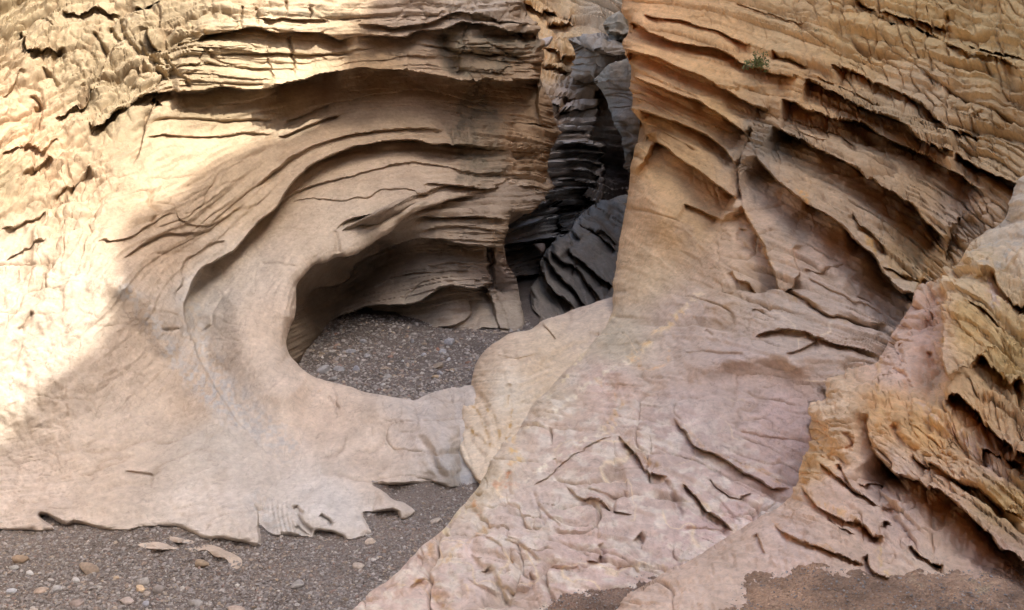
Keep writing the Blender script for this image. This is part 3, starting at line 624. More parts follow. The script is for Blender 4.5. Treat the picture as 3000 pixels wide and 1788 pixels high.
relief(P, strata=P.X*0+.005, lump=P.X*0+.03, crack=P.X*0+.006, scrack=P.X*0+.006)
P.settle(5.)
CPp = np.array([1.17, 1.17, 1.08])*tints(P, [cp(1450, 1000, (.62, .50, .41)), cp(1700, 900, (.56, .46, .39)), cp(1400, 1150, (.68, .55, .44)), cp(1450, 1250, (.66, .55, .45)), cp(1600, 1050, (.60, .49, .39)), cp(1470, 1150, (.66, .60, .54))])
for L_ in ([(900, 130), (960, 200), (1060, 270), (1130, 330)], [(960, 0), (1040, 150), (1080, 280)], [(1040, 0), (1120, 130), (1160, 280)], [(1220, -60), (1235, 100), (1180, 280)], [(850, 0), (870, 120)], [(880, -80), (960, 20)]):
    CPp = stain(P, CPp, 'c8', L_, (.52, .33, .13), 8, .9, 6)
CPp = stain(P, CPp, 'c5', [(1350, 1150), (1500, 1100), (1650, 1040), (1820, 990), (1900, 800)], (.45, .36, .29), 12, .45, 20)

# ------------------------------------------------------------------ right wall
R_OUT = np.vstack([fr('p', [(1823, -300), (1823, 0)]), fr('c2', [(2040, 80), (2060, 110), (2085, 200), (2048, 300), (2065, 380), (2085, 450), (2122, 540), (2088, 590), (2110, 680), (2162, 755), (2108, 790), (2140, 840), (2205, 915), (2198, 980), (2262, 1012), (2150, 1035), (2112, 1120), (2100, 1200), (2082, 1350), (2065, 1484)]),
    fr('c5', [(2040, 150), (2005, 300), (1995, 430), (1972, 550), (1975, 640), (1960, 760), (1925, 850), (1880, 950), (1790, 1040), (1700, 1130), (1600, 1235), (1490, 1350), (1380, 1455)]),
    fr('c8', [(1290, 170), (1200, 270), (1100, 385), (1040, 500), (980, 605), (850, 755), (780, 850), (720, 920), (600, 1005), (520, 1090), (350, 1250), (200, 1355), (80, 1484)]), fr('p', [(940, 1900), (3270, 1900), (3270, -300)])])
R_CTL = [(1823, -300, 9.1), (1823, 0, 8.6), (1845, 200, 8.3), (1880, 380, 8.0), (1900, 420, 7.95), (1840, 560, 7.85), (1810, 720, 7.55), (1795, 870, 7.15), (1760, 984, 6.75), (1627, 1122, 6.15), (1513, 1261, 5.6), (1445, 1342, 5.25), (1344, 1491, 4.8), (1243, 1592, 4.55), (1141, 1693, 4.32), (1032, 1788, 4.13), (940, 1900, 3.85),
    (1600, 1788, 3.65), (1600, 1500, 4.25), (1900, 1600, 3.8), (1750, 1300, 4.85), (2000, 1400, 4.2), (2000, 1150, 4.9), (2300, 1300, 4.4), (2250, 1000, 5.0), (1900, 1050, 5.75), (2500, 1000, 4.85), (2100, 850, 5.75), (1950, 750, 6.9), (1900, 600, 7.3), (2050, 650, 6.6), (2100, 400, 7.2), (2000, 200, 7.8), (2000, 0, 8.2), (2000, -300, 8.8), (2400, -300, 8.1), (2400, 0, 7.4), (2400, 300, 6.6),
    (2300, 600, 6.0), (2500, 800, 5.3), (2700, 850, 5.0), (2700, 600, 5.4), (2700, 300, 6.0), (2700, 0, 6.7), (2700, -300, 7.4), (3000, -300, 6.7), (3000, 0, 6.0), (3000, 300, 5.4), (3000, 600, 4.95), (3260, -300, 6.1), (3260, 300, 5.0), (3260, 900, 4.4), (3260, 1788, 3.2), (1400, 1700, 3.98), (3000, 1200, 4.4), (3000, 1788, 3.5), (2300, 1788, 3.45)]
R = Mass(R_OUT, R_CTL, roll=(24, .12), skirt=1.6, rough=5, seed=23, rolls=[(1823, 0, 50, .3), (1850, 200, 50, .35), (1890, 400, 50, .3), (1835, 600, 130, .62), (1797, 860, 120, .5), (1700, 1050, 80, .3), (1513, 1261, 60, .25), (1400, 1431, 70, .3), (1243, 1592, 70, .3), (1081, 1734, 60, .25), (3000, 0, 5, .01)])
R.strata([(0, 'f', [(1520, -120), (1800, -60), (2100, 0), (2490, 90)]), (130, 'f', [(1530, 60), (1700, 80), (1900, 140), (2150, 230), (2490, 330)]), (260, 'f', [(1540, 180), (1700, 240), (1900, 300), (2100, 350), (2300, 430), (2490, 560)]),
    (400, 'f', [(1560, 250), (1700, 320), (1850, 380), (2000, 440), (2200, 540), (2320, 640), (2480, 760)]), (540, 'f', [(1560, 360), (1700, 430), (1810, 500), (1950, 570), (2100, 640), (2220, 720), (2400, 860)]),
    (700, 'f', [(1520, 560), (1650, 590), (1780, 660), (1900, 700), (2080, 770), (2200, 830), (2400, 1000)]), (860, 'f', [(1450, 800), (1600, 790), (1750, 800), (1950, 850), (2150, 890), (2400, 1080)]), (1010, 'f', [(1350, 950), (1550, 960), (1750, 1000), (1950, 1080), (2150, 1180)]),
    (1160, 'f', [(1200, 1100), (1400, 1110), (1650, 1180), (1900, 1290)]), (1300, 'f', [(1050, 1280), (1300, 1300), (1600, 1370), (1900, 1480)]), (1420, 'f', [(850, 1480), (1200, 1460), (1500, 1520)])])
fR = R.feat
fR('lip', 'p', [(1848, 66), (1875, 78), (1905, 97), (1950, 112), (2000, 120), (2060, 130), (2097, 137), (2150, 162), (2178, 186), (2218, 198), (2283, 226), (2344, 240)], .34, 18, 24, ends=(.02, .05), warp=5)
fR('lip', 'p', [(1881, 44), (1930, 57), (2000, 62), (2040, 76), (2097, 92), (2154, 122), (2206, 140)], .16, 10, 18, ends=(.1, .05), warp=5)
fR('lip', 'c3', [(640, 370), (700, 400), (830, 440), (900, 470)], .14, 12, 14)
fR('lip', 'p', [(1843, 152), (1889, 162), (1950, 182), (2000, 206), (2060, 228), (2121, 258), (2170, 291), (2255, 323)], .36, 28, 26, ends=(.02, .05), warp=5)
fR('lip', 'p', [(1846, 215), (1889, 240), (1950, 262), (2000, 280), (2044, 291), (2081, 319), (2129, 348), (2166, 372), (2198, 402)], .50, 46, 26, ends=(.02, .05), warp=5)
fR('lip', 'p', [(1870, 320), (1920, 340), (1960, 352), (2000, 366), (2040, 384), (2085, 408), (2121, 437), (2154, 481)], .36, 26, 22, ends=(.1, .05), warp=5)
fR('lip', 'p', [(1912, 410), (1950, 432), (2000, 470), (2040, 493), (2081, 526), (2121, 554), (2162, 586)], .5, 66, 24, ends=(.05, .06), warp=5)
fR('lip', 'c3', [(900, 600), (1000, 640), (1100, 682), (1250, 760), (1400, 822), (1500, 848), (1600, 905), (1700, 985), (1800, 1030), (1990, 1092)], .46, 40, 40, ends=(.06, .05), warp=5)
fR('lip', 'c3', [(720, 722), (800, 745), (900, 800), (1000, 832), (1150, 868), (1300, 900), (1450, 985), (1600, 1040), (1750, 1115), (1900, 1205), (2050, 1290), (2200, 1430)], .50, 46, 44, ends=(.05, .06), warp=5)
fR('lip', 'c3', [(640, 900), (760, 970), (860, 1012), (1050, 1100), (1200, 1180), (1300, 1230), (1400, 1310), (1500, 1370), (1620, 1450), (1700, 1510), (1740, 1575), (1830, 1664), (1910, 1750)], .62, 64, 60, ends=(.1, .04), warp=5)
fR('lip', 'c3', [(530, 1100), (560, 1170), (640, 1262), (760, 1362), (850, 1440), (930, 1500), (1050, 1560), (1150, 1645), (1280, 1775), (1370, 1838), (1420, 1890), (1440, 1940), (1500, 2025), (1560, 2075), (1700, 2140)], .58, 70, 46, ends=(.1, .02), warp=6)
fR('step', 'c3', [(490, 900), (500, 1000), (430, 1100), (405, 1230), (420, 1350), (440, 1484)], .22, 60, ends=(.1, .1))
fR('lip', 'c6', [(430, 0), (480, 110), (560, 260), (620, 380), (660, 470), (700, 600)], .30, 60, 24, ends=(.1, .05), warp=8)
fR('lip', 'c6', [(700, 610), (850, 520), (825, 420), (800, 290)], .10, 40, 30)
fR('groove', 'c6', [(690, 610), (800, 660), (920, 730), (1050, 820), (1150, 830), (1300, 870), (1530, 920)], .10, 6, warp=5)
fR('lip', 'c6', [(500, 945), (640, 920), (870, 932), (960, 970), (1100, 1000), (1300, 1050), (1440, 1092)], .10, 16, 12, warp=6)
fR('lip', 'c6', [(740, 1085), (850, 1050), (980, 990)], .08, 12, 10); fR('groove', 'c6', [(0, 1110), (150, 1080), (300, 1082), (460, 1080)], .09, 8, warp=6)
fR('ridge', 'c6', [(0, 1190), (200, 1150), (400, 1100), (600, 1062), (760, 1110), (860, 1240)], .07, 24)
fR('groove', 'c6', [(870, 480), (980, 490), (1060, 460), (1190, 440)], .05, 4, warp=5); fR('groove', 'c6', [(880, 530), (1100, 640), (1250, 730), (1450, 800), (1550, 870)], .05, 5)
fR('groove', 'c6', [(1240, 640), (1500, 790), (1600, 850)], .05, 5); fR('groove', 'c6', [(160, 900), (220, 945)], .04, 5); fR('groove', 'c6', [(500, 750), (580, 770)], .04, 5)
fR('lip', 'c6', [(360, 480), (390, 540), (470, 570), (520, 620), (580, 610)], .10, 16, 16); fR('groove', 'c6', [(440, 160), (420, 250), (440, 350)], .08, 12)
fR('ridge', 'c6', [(-60, 1080), (50, 960), (200, 770), (300, 710), (450, 650)], .05, 12); fR('ridge', 'c6', [(-50, 760), (60, 690), (200, 620), (400, 575)], .06, 16)
fR('lip', 'c3', [(1230, -20), (1400, 50), (1600, 110), (1750, 150), (1930, 195)], .26, 16, 18); fR('lip', 'c3', [(1380, 100), (1550, 165), (1700, 205), (1900, 285)], .18, 14, 14)
fR('lip', 'c3', [(1900, 310), (2050, 380), (2200, 432), (2290, 452), (2473, 540)], .2, 16, 16); fR('lip', 'c3', [(2050, 280), (2200, 330), (2350, 370), (2473, 430)], .2, 16, 16)
fR('lip', 'c3', [(1060, 470), (1100, 490), (1300, 560), (1500, 645), (1700, 730), (1850, 850), (2000, 940), (2180, 1015)], .24, 18, 20); fR('groove', 'c3', [(1620, 400), (1750, 540), (2000, 680), (2200, 790), (2473, 900)], .07, 6)
fR('lip', 'c3', [(1990, 1120), (2100, 1190), (2200, 1245), (2330, 1272), (2473, 1340)], .34, 22, 30); fR('lip', 'c3', [(360, 5), (560, 70), (740, 122), (900, 150)], .06, 8, 10)
fR('groove', 'c3', [(1900, 95), (1925, 190), (1900, 290)], .10, 10); fR('lip', 'c3', [(0, 1480), (100, 1520), (300, 1600)], .1, 30, 20); fR('lip', 'c3', [(960, 570), (1150, 615), (1300, 690), (1450, 750)], .06, 10, 12)
fR('lip', 'c3', [(700, 840), (900, 900), (1100, 960), (1250, 1050)], .08, 14, 14); fR('lip', 'c3', [(750, 900), (900, 990), (1100, 1050)], .05, 10, 10)
fR('groove', 'c3', [(2180, 490), (2280, 460), (2200, 520)], .08, 8); fR('groove', 'c3', [(2130, 1000), (2080, 900), (2200, 800)], .07, 7)
fR('lip', 'c6', [(1230, 60), (1270, 160), (1340, 210), (1440, 300), (1500, 370)], .12, 24, 16); fR('lip', 'c6', [(1450, 450), (1600, 500), (1720, 560), (1830, 560)], .08, 10, 10)
fR('step', 'c6', [(1910, 420), (1900, 300), (1960, 170), (2020, 30)], .14, 50)
fR('ridge', 'p', [(1230, 1640), (1350, 1470), (1482, 1310), (1600, 1215), (1747, 1110), (1850, 1045), (1940, 965), (2000, 905), (2080, 850)], .20, 46, warp=14, ends=(.1, .1))
fR('groove', 'p', [(2130, 560), (2085, 660), (2020, 780), (1930, 880), (1840, 980)], .22, 80, warp=4, ends=(.2, .3))
fR('ridge', 'p', [(1640, 1420), (1760, 1330), (1900, 1240), (2050, 1180)], .09, 50, warp=10, ends=(.2, .2))
0 and fR('step', 'p', [(1500, 1440), (1580, 1380), (1700, 1305), (1830, 1230)], .10, 140, warp=8, ends=(.1, .1))
fR('ridge', 'p', [(1760, 1120), (1900, 1095), (2010, 1075), (2200, 1045), (2290, 1045), (2420, 1090)], .12, 40, warp=8)
# cracks of the pink slab
for kd, c_, L_, A_, w_ in (('groove', 'c8', [(1000, 940), (1050, 985), (1120, 1010), (1190, 1060)], .06, 5), ('groove', 'c8', [(1180, 990), (1300, 1012), (1380, 1080), (1440, 1120)], .06, 5),
    ('groove', 'c8', [(1020, 900), (940, 1010), (950, 1100), (1010, 1180), (1080, 1200), (1130, 1300), (1210, 1450)], .09, 9), ('groove', 'c8', [(1040, 1190), (1060, 1230)], .10, 14), ('groove', 'c8', [(540, 1280), (640, 1370), (720, 1500)], .16, 22),
    ('groove', 'c8', [(1370, 610), (1450, 740), (1560, 860), (1600, 892)], .05, 5), ('lip', 'c8', [(1990, 200), (2060, 290), (2150, 385), (2250, 490), (2360, 505)], .14, 18), ('groove', 'c8', [(2050, 280), (2140, 370), (2240, 460)], .07, 10),
    ('lip', 'c9', [(-60, 90), (0, 170), (100, 300), (230, 355), (400, 455), (530, 540), (640, 600), (780, 605)], .12, 12), ('lip', 'c9', [(0, 560), (90, 650), (150, 745), (280, 830), (370, 895)], .12, 14),
    ('lip', 'c8', [(1600, 580), (1750, 660), (1900, 705), (2000, 770), (2110, 795)], .07, 12), ('lip', 'c8', [(1770, 1130), (1850, 1130), (1885, 1070), (1850, 1000)], .07, 10), ('groove', 'c8', [(1490, 1160), (1640, 1195), (1740, 1190)], .05, 6),
    ('groove', 'c8', [(2130, 960), (2190, 1000)], .12, 12), ('lip', 'c8', [(1360, 590), (1500, 500), (1760, 310), (1980, 195)], .05, 26), ('groove', 'c8', [(1780, 600), (1900, 650), (2040, 640), (2030, 590)], .04, 4), ('groove', 'c8', [(1990, 1180), (2080, 1160), (2150, 1230)], .05, 5),
    ('groove', 'c8', [(900, 1240), (1000, 1330), (1150, 1360)], .05, 5), ('groove', 'c8', [(1140, 1300), (1330, 1335), (1380, 1290), (1370, 1200)], .05, 5), ('groove', 'c8', [(1350, 1000), (1370, 880), (1450, 780)], .035, 4), ('lip', 'c9', [(200, 520), (280, 620), (400, 670), (500, 620)], .06, 8),
    ('groove', 'c8', [(2340, 520), (2380, 620), (2440, 740), (2473, 820)], .08, 8), ('groove', 'c9', [(0, 900), (150, 905), (340, 900)], .04, 4), ('groove', 'c9', [(380, 180), (600, 240), (880, 265)], .03, 4), ('groove', 'c9', [(220, 640), (330, 780), (430, 860)], .04, 5),
    ('groove', 'c8', [(1200, 480), (1220, 560), (1230, 660)], .05, 8), ('groove', 'c8', [(900, 720), (980, 790), (990, 870)], .06, 9), ('groove', 'c8', [(560, 1090), (540, 1200), (520, 1290)], .07, 8), ('groove', 'c8', [(1540, 370), (1560, 430), (1600, 400)], .06, 7)):
    fR(kd, c_, L_, A_*.72, w_*1.15, warp=9)
pz = [((1900, 50), (0.0345, 0.024, .0, 0.007, .03)), ((2100, 150), (0.0403, 0.024, .0, 0.007, .04)), ((2300, 60), (0.0345, 0.032, .01, 0.011, .06)), ((2600, 100), (0.0575, 0.04, .02, 0.022, .08)), ((2900, 100), (0.0575, 0.048, .02, 0.028, .08)), ((2500, 250), (0.046, 0.032, .02, 0.017, .06)), ((2700, 280), (0.046, 0.032, .02, 0.017, .07)), ((2900, 400), (0.0575, 0.04, .02, 0.019, .06)),
      ((2300, 380), (0.0403, 0.024, .01, 0.006, .04)), ((2600, 500), (0.046, 0.024, .01, 0.006, .04)), ((2050, 350), (0.0345, 0.024, 0, 0.006, .02)), ((1950, 500), (0.0069, 0.024, .006, 0.000, .006)), ((1900, 800), (0.0046, 0.024, .006, 0.000, 0)), ((2250, 560), (0.0172, 0.024, .01, 0.000, .02)), ((2300, 700), (0.0092, 0.016, .02, 0.000, .01)), ((2600, 700), (0.0345, 0.024, .01, 0.006, .03)),
      ((2300, 850), (0.0092, 0.016, .02, 0.000, .03)), ((1800, 1050), (0.0115, 0.024, .025, 0.000, .01)), ((2000, 1150), (0.0069, 0.024, .02, 0.000, .005)), ((2200, 1150), (0.0057, 0.024, .012, 0.000, .01)), ((1650, 1250), (0.0138, 0.032, .03, 0.006, .01)), ((1600, 1500), (0.0069, 0.028, .03, 0.000, .005)), ((1850, 1450), (0.0172, 0.024, .03, 0.000, .03)), ((2100, 1450), (0.0138, 0.024, .025, 0.000, .02)), ((1300, 1680), (0.0115, 0.032, .03, 0.000, .01)), ((1800, 1650), (0.0069, 0.024, .02, 0.000, .01)), ((1500, 1380), (0.0069, 0.024, .03, 0.000, .01))]
st_, lu_, cr_, bl_, sc_ = R.field([p for p, _ in pz], [v for _, v in pz])
jt_, = R.field([(1900, 50), (2100, 150), (2600, 100), (2900, 100), (2800, 400), (2400, 350), (2000, 350), (1900, 700), (2250, 700), (2000, 1150), (1500, 1500), (2000, 1500), (2500, 600)], [(.006,), (.012,), (.035,), (.035,), (.04,), (.03,), (.01,), (0,), (.004,), (.0,), (.0,), (.0,), (.015,)])
te_, = R.field([(1880, 60), (1950, 250), (2100, 150), (2300, 60), (2600, 100), (2900, 100), (2800, 380), (2450, 300), (2300, 420), (2000, 400), (1900, 500), (1880, 600), (1850, 700), (1840, 800), (1850, 900), (1960, 620), (1960, 800), (1750, 1000), (1650, 1120), (2120, 560), (2100, 700), (2200, 500), (2350, 600), (2600, 560), (2700, 720), (2350, 800), (2000, 950), (2200, 950), (1900, 1200), (2000, 1500), (1500, 1500), (1700, 1400)], [(.03,), (.03,), (.045,), (.06,), (.075,), (.075,), (.07,), (.06,), (.03,), (.03,), (.0,), (.0,), (.0,), (.0,), (.0,), (.0,), (.0,), (.0,), (.0,), (.0,), (.0,), (.01,), (.02,), (.035,), (.04,), (.014,), (.008,), (.01,), (.006,), (.008,), (.006,), (.008,)])
relief(R, strata=st_*.5, terrace=te_*1.1, tp=48., lump=lu_, crack=cr_*1.3, block=bl_*.6, scrack=sc_*1.4, joint=jt_*.95, w1=10, w2=300)
R.settle(6.)
CR = tints(R, [cp(1850, 50, (.58, .38, .22)), cp(1900, 200, (.58, .38, .21)), cp(2100, 150, (.56, .38, .21)), cp(2300, 60, (.50, .37, .22)), cp(2500, 120, (.56, .41, .22)), cp(2700, 60, (.54, .40, .21)), cp(2900, 150, (.52, .40, .22)), cp(2700, 300, (.48, .37, .25)), cp(2900, 400, (.46, .36, .23)), cp(2600, 380, (.42, .33, .23)), cp(2400, 260, (.54, .36, .19)),
    cp(2400, 480, (.46, .35, .24)), cp(2100, 330, (.52, .36, .19)), cp(2000, 420, (.50, .35, .19)), cp(2200, 430, (.32, .27, .22)), cp(2250, 620, (.50, .39, .31)), cp(2500, 600, (.48, .37, .27)), cp(2750, 500, (.50, .36, .22)), cp(2700, 700, (.52, .37, .21)), cp(2800, 620, (.46, .36, .28)), cp(1950, 480, (.54, .38, .21)), cp(1850, 600, (.58, .43, .29)), cp(2000, 650, (.50, .37, .23)), cp(1900, 800, (.58, .46, .33)),
    cp(2150, 780, (.56, .42, .31)), cp(2400, 780, (.54, .41, .33)), cp(2300, 900, (.52, .41, .34)), cp(2500, 950, (.52, .40, .33)), cp(1800, 1000, (.56, .48, .38)), cp(1600, 1150, (.62, .51, .41)), cp(1780, 1130, (.62, .47, .42)), cp(2000, 950, (.55, .43, .37)), cp(2150, 1100, (.53, .41, .37)), cp(2300, 1250, (.53, .40, .38)), cp(2000, 1250, (.53, .41, .38)),
    cp(1650, 1300, (.62, .49, .44)), cp(1850, 1500, (.60, .47, .43)), cp(1500, 1500, (.66, .55, .52)), cp(1400, 1650, (.66, .54, .51)), cp(1700, 1650, (.62, .48, .45)), cp(2100, 1600, (.60, .45, .43)), cp(1200, 1740, (.64, .50, .46)), cp(1420, 1420, (.62, .53, .43))])
SR = [('p', [(1482, 1300), (1560, 1245), (1640, 1190), (1747, 1110), (1850, 1050)], (.82, .72, .60), 13, .95), ('p', [(1850, 1045), (1940, 965), (2000, 905), (2060, 860)], (.80, .66, .48), 12, .9), ('p', [(1490, 1440), (1580, 1375), (1700, 1300), (1800, 1245)], (.84, .76, .66), 12, .95), ('c8', [(1260, 190), (1240, 330), (1290, 370), (1220, 430)], (.72, .47, .16), 13, .85), ('c8', [(1200, 440), (1205, 540), (1120, 580), (1300, 570)], (.55, .24, .11), 14, .7), ('c8', [(950, 680), (980, 780)], (.60, .30, .12), 14, .8), ('c8', [(660, 950), (620, 1060)], (.66, .40, .18), 16, .75),
      ('c8', [(560, 1280), (700, 1400), (780, 1484)], (.52, .34, .14), 14, .6), ('c8', [(950, 60), (1000, -40)], (.6, .4, .15), 10, .5), ('c8', [(2080, 270), (2200, 380), (2350, 480)], (.55, .36, .20), 12, .7), ('c8', [(1920, 190), (1960, 110), (2050, 0)], (.70, .45, .20), 14, .6), ('c8', [(540, 1290), (1010, 900), (1030, 860)], (.66, .46, .24), 7, .7),
      ('c5', [(2473, 780), (2400, 850), (2280, 930), (2150, 1040), (2060, 1100)], (.72, .50, .27), 9, .8), ('c5', [(2100, 1090), (2200, 1190), (2300, 1180), (2380, 1060)], (.70, .45, .24), 8, .7), ('c5', [(1840, 1250), (1900, 1320), (1980, 1400), (2100, 1484)], (.66, .42, .22), 12, .6),
      ('c9', [(0, 150), (120, 280), (300, 380), (560, 480), (700, 560)], (.60, .38, .22), 10, .6), ('c9', [(0, 560), (150, 700), (330, 830), (400, 880)], (.60, .42, .26), 14, .6), ('c6', [(700, 620), (900, 720), (1080, 820), (1200, 850)], (.48, .30, .16), 9, .7), ('c6', [(520, 930), (860, 930), (1000, 980), (1300, 1050)], (.46, .26, .17), 9, .6),
      ('c6', [(1270, 150), (1440, 360), (1520, 480), (1750, 570)], (.62, .38, .12), 14, .7), ('c6', [(440, 30), (640, 430)], (.64, .42, .22), 12, .6), ('c6', [(700, 590), (790, 330)], (.70, .50, .36), 26, .6), ('c3', [(850, 1380), (900, 1460)], (.66, .36, .10), 14, .7), ('c3', [(740, 1050), (790, 1050)], (.62, .36, .12), 8, .8),
      ('c3', [(1850, 1130), (1700, 1060), (1560, 960), (1300, 880)], (.60, .40, .20), 16, .5), ('c8', [(1060, 420), (980, 600), (860, 760), (740, 900)], (.80, .70, .52), 11, .8), ('c5', [(1950, 800), (1700, 1150), (1500, 1380)], (.82, .70, .50), 11, .8)]
# bleached and veined patches of the pink slab
wv_ = sstep(-.08, .38, fbm(R.X/38, R.Y/20, 2.7, 5, 501))*sstep(1020, 1300, R.Y+.5*(1900-R.X))*.62
CR = CR*(1-wv_[..., None]) + np.array([.76, .69, .63])*wv_[..., None]
vn_ = np.exp(-(noise((R.X+20*R.WX)/95, (R.Y+20*R.WY)/60, 8.8, 502)/.05)**2)*sstep(-.1, .4, noise(R.X/120, R.Y/120, 4.1, 503))*sstep(850, 1050, R.Y)*.75
CR = CR*(1-vn_[..., None]) + np.array([.80, .66, .50])*vn_[..., None]
for c_, L_, col_, w_, k_ in SR: CR = stain(R, CR, c_, L_, col_, w_, k_, 12)
for c_, L_, col_, k_ in (('c3', [(500, 900), (560, 880), (700, 970), (850, 1000), (800, 1080), (560, 1100)], (.22, .20, .17), .7), ('c3', [(430, 1150), (540, 1130), (640, 1260), (640, 1400), (480, 1440), (410, 1300)], (.30, .25, .21), .6), ('c6', [(700, 120), (850, 90), (960, 180), (800, 300)], (.34, .29, .25), .5), ('c6', [(1530, 350), (1720, 340), (1850, 420), (1700, 520), (1540, 440)], (.42, .28, .14), .5),
      ('c3', [(2270, 860), (2300, 850), (2370, 960), (2300, 950)], (.30, .20, .10), .5), ('c2', [(2270, 850), (2330, 860), (2400, 960), (2350, 990), (2280, 920)], (.32, .19, .08), .6), ('c6', [(0, 150), (60, 200), (80, 400), (20, 330), (-60, 150)], (.40, .31, .24), .5), ('c3', [(1000, 620), (1500, 740), (1800, 850), (2000, 980), (1800, 960), (1400, 800)], (.40, .31, .20), .5)):
    CR = stain(R, CR, c_, L_, col_, 14, k_, 18, True)
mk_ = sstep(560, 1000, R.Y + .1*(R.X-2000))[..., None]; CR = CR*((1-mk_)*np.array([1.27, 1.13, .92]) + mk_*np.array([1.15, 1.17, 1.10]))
right_wall = empty('ledged_wall', (3.0, 7.0, 0))
R.build('ledged_face', ROCK, right_wall, CR)
P.build('buttress', ROCK, right_wall, CPp)

# ------------------------------------------------------------------ near outcrop at the right edge
N_OUT = np.vstack([fr('p', [(3270, 400), (3100, 470), (3000, 522), (2970, 548), (2960, 600)]), fr('c6', [(2330, 125), (2200, 195), (2100, 260), (2050, 330), (1980, 440), (1905, 492), (1800, 575), (1720, 642), (1620, 792), (1560, 870), (1500, 980), (1430, 1110), (1390, 1150), (1230, 1190), (1100, 1290), (1050, 1360), (1055, 1400), (985, 1470)]),
    fr('c9', [(950, 30), (915, 170), (935, 230), (900, 350), (850, 460), (820, 560), (780, 650), (660, 765), (550, 820), (450, 870), (300, 970), (150, 1062), (0, 1155)]), fr('c8', [(2400, 1180), (2200, 1300), (2100, 1365), (1980, 1484)]), fr('p', [(1690, 1900), (3270, 1900)])])
N_CTL = [(1700, 1900, 2.75), (1800, 1788, 3.05), (2000, 1653, 3.3), (2182, 1540, 3.45), (2340, 1400, 3.62), (2385, 1200, 3.8), (2450, 1120, 3.9), (2565, 1060, 3.98), (2650, 920, 4.1), (2770, 800, 4.2), (2900, 680, 4.28), (3000, 522, 4.4), (3260, 400, 4.5), (2400, 1600, 3.0), (2500, 1700, 2.72), (2100, 1788, 2.75), (2250, 1650, 3.1), (2700, 1640, 2.75), (3000, 1640, 2.66), (3000, 1788, 2.35), (2500, 1850, 2.35),
    (3260, 1640, 2.55), (2560, 1400, 3.35), (2500, 1250, 3.55), (2700, 1200, 3.4), (2650, 1500, 3.05), (2900, 900, 3.7), (3000, 1100, 3.3), (3000, 1350, 2.95), (2850, 1500, 2.9), (2700, 1000, 3.8), (2850, 750, 4.1), (3260, 1200, 3.1), (3260, 800, 3.7), (3260, 1900, 2.1), (2000, 1900, 2.5)]
N = Mass(N_OUT, N_CTL, roll=(85, .34), skirt=1.2, rough=7, seed=31)
N.strata([(0, 'c6', [(1900, 300), (2200, 100), (2473, 0)]), (140, 'c6', [(1700, 700), (1950, 620), (2200, 740), (2473, 960)]), (300, 'c6', [(1450, 1100), (1800, 1000), (2150, 1150), (2473, 1400)]), (450, 'c9', [(950, 100), (1400, 100), (1800, 350), (2200, 600), (2473, 780)]),
    (580, 'c9', [(900, 400), (1300, 400), (1700, 700), (2100, 1000), (2400, 1200)]), (700, 'c9', [(750, 700), (1050, 800), (1400, 1000), (1700, 1200)]), (820, 'c9', [(300, 1000), (700, 980), (1100, 1100), (1400, 1250)]), (920, 'c9', [(0, 1200), (400, 1200), (900, 1300), (1600, 1400)])])
fN = N.feat
fN('lip', 'c9', [(1380, 330), (1500, 470), (1640, 500), (1780, 590), (1900, 645), (2000, 735), (2100, 830), (2220, 925), (2300, 1005), (2400, 1085), (2520, 1170)], .33, 50, 95, ends=(.12, .0), warp=7)
fN('lip', 'c9', [(1880, -60), (2000, -80), (2120, 20), (2180, 110), (2280, 200), (2400, 290), (2520, 380)], .24, 48, 90, ends=(.1, 0), warp=7)
fN('lip', 'c6', [(2120, 1085), (2200, 1130), (2280, 1200), (2360, 1300), (2500, 1330)], .20, 26, 40, warp=7)
fN('lip', 'c6', [(1905, 495), (1915, 620), (1905, 780), (1872, 950), (1875, 1080), (1900, 1200), (1960, 1300)], .42, 90, 70, ends=(.05, .15), warp=8)
fN('lip', 'c6', [(2250, 500), (2290, 600), (2400, 690), (2520, 760)], .12, 14, 20); fN('lip', 'c6', [(2100, 720), (2200, 770), (2320, 860)], .08, 12, 14)
fN('ridge', 'c6', [(2050, 330), (2120, 420), (2190, 480), (2300, 450), (2400, 370), (2500, 260)], .05, 12)
fN('groove', 'c6', [(2180, 490), (2200, 600), (2290, 720)], .06, 30)
fN('lip', 'c9', [(1340, 60), (1345, 200), (1390, 330), (1500, 450), (1600, 580), (1650, 640)], .12, 30, 30, warp=8)
fN('lip', 'c9', [(1640, 300), (1680, 380), (1780, 430), (1900, 500), (2100, 600), (2300, 720), (2473, 800)], .10, 14, 24); fN('lip', 'c9', [(2130, 350), (2220, 345), (2350, 390), (2473, 440)], .10, 12, 18)
fN('groove', 'c9', [(1970, 540), (2200, 650), (2340, 790), (2473, 880)], .07, 7); fN('groove', 'c9', [(1520, 100), (1560, 220), (1700, 330), (1800, 400)], .06, 12)
for L_, A_, w_ in (([(1000, 420), (1100, 500), (1200, 590), (1350, 680), (1450, 745)], .09, 10), ([(860, 590), (940, 690), (1050, 755), (1250, 850), (1400, 950), (1470, 965)], .12, 12), ([(650, 860), (760, 950), (900, 1010), (1100, 1065), (1340, 1155)], .08, 10), ([(1340, 1070), (1370, 1180), (1440, 1225), (1500, 1240)], .10, 12),
    ([(1640, 1000), (1750, 1090), (1850, 1145), (1900, 1160)], .10, 12), ([(1040, 780), (1150, 880), (1250, 950)], .05, 6), ([(1270, 560), (1380, 570), (1450, 545)], .05, 8), ([(550, 940), (570, 1020), (600, 1100)], .06, 7), ([(1130, 420), (1200, 560), (1290, 640)], .05, 8)):
    fN('lip', 'c9', L_, A_, w_, 16, warp=7)
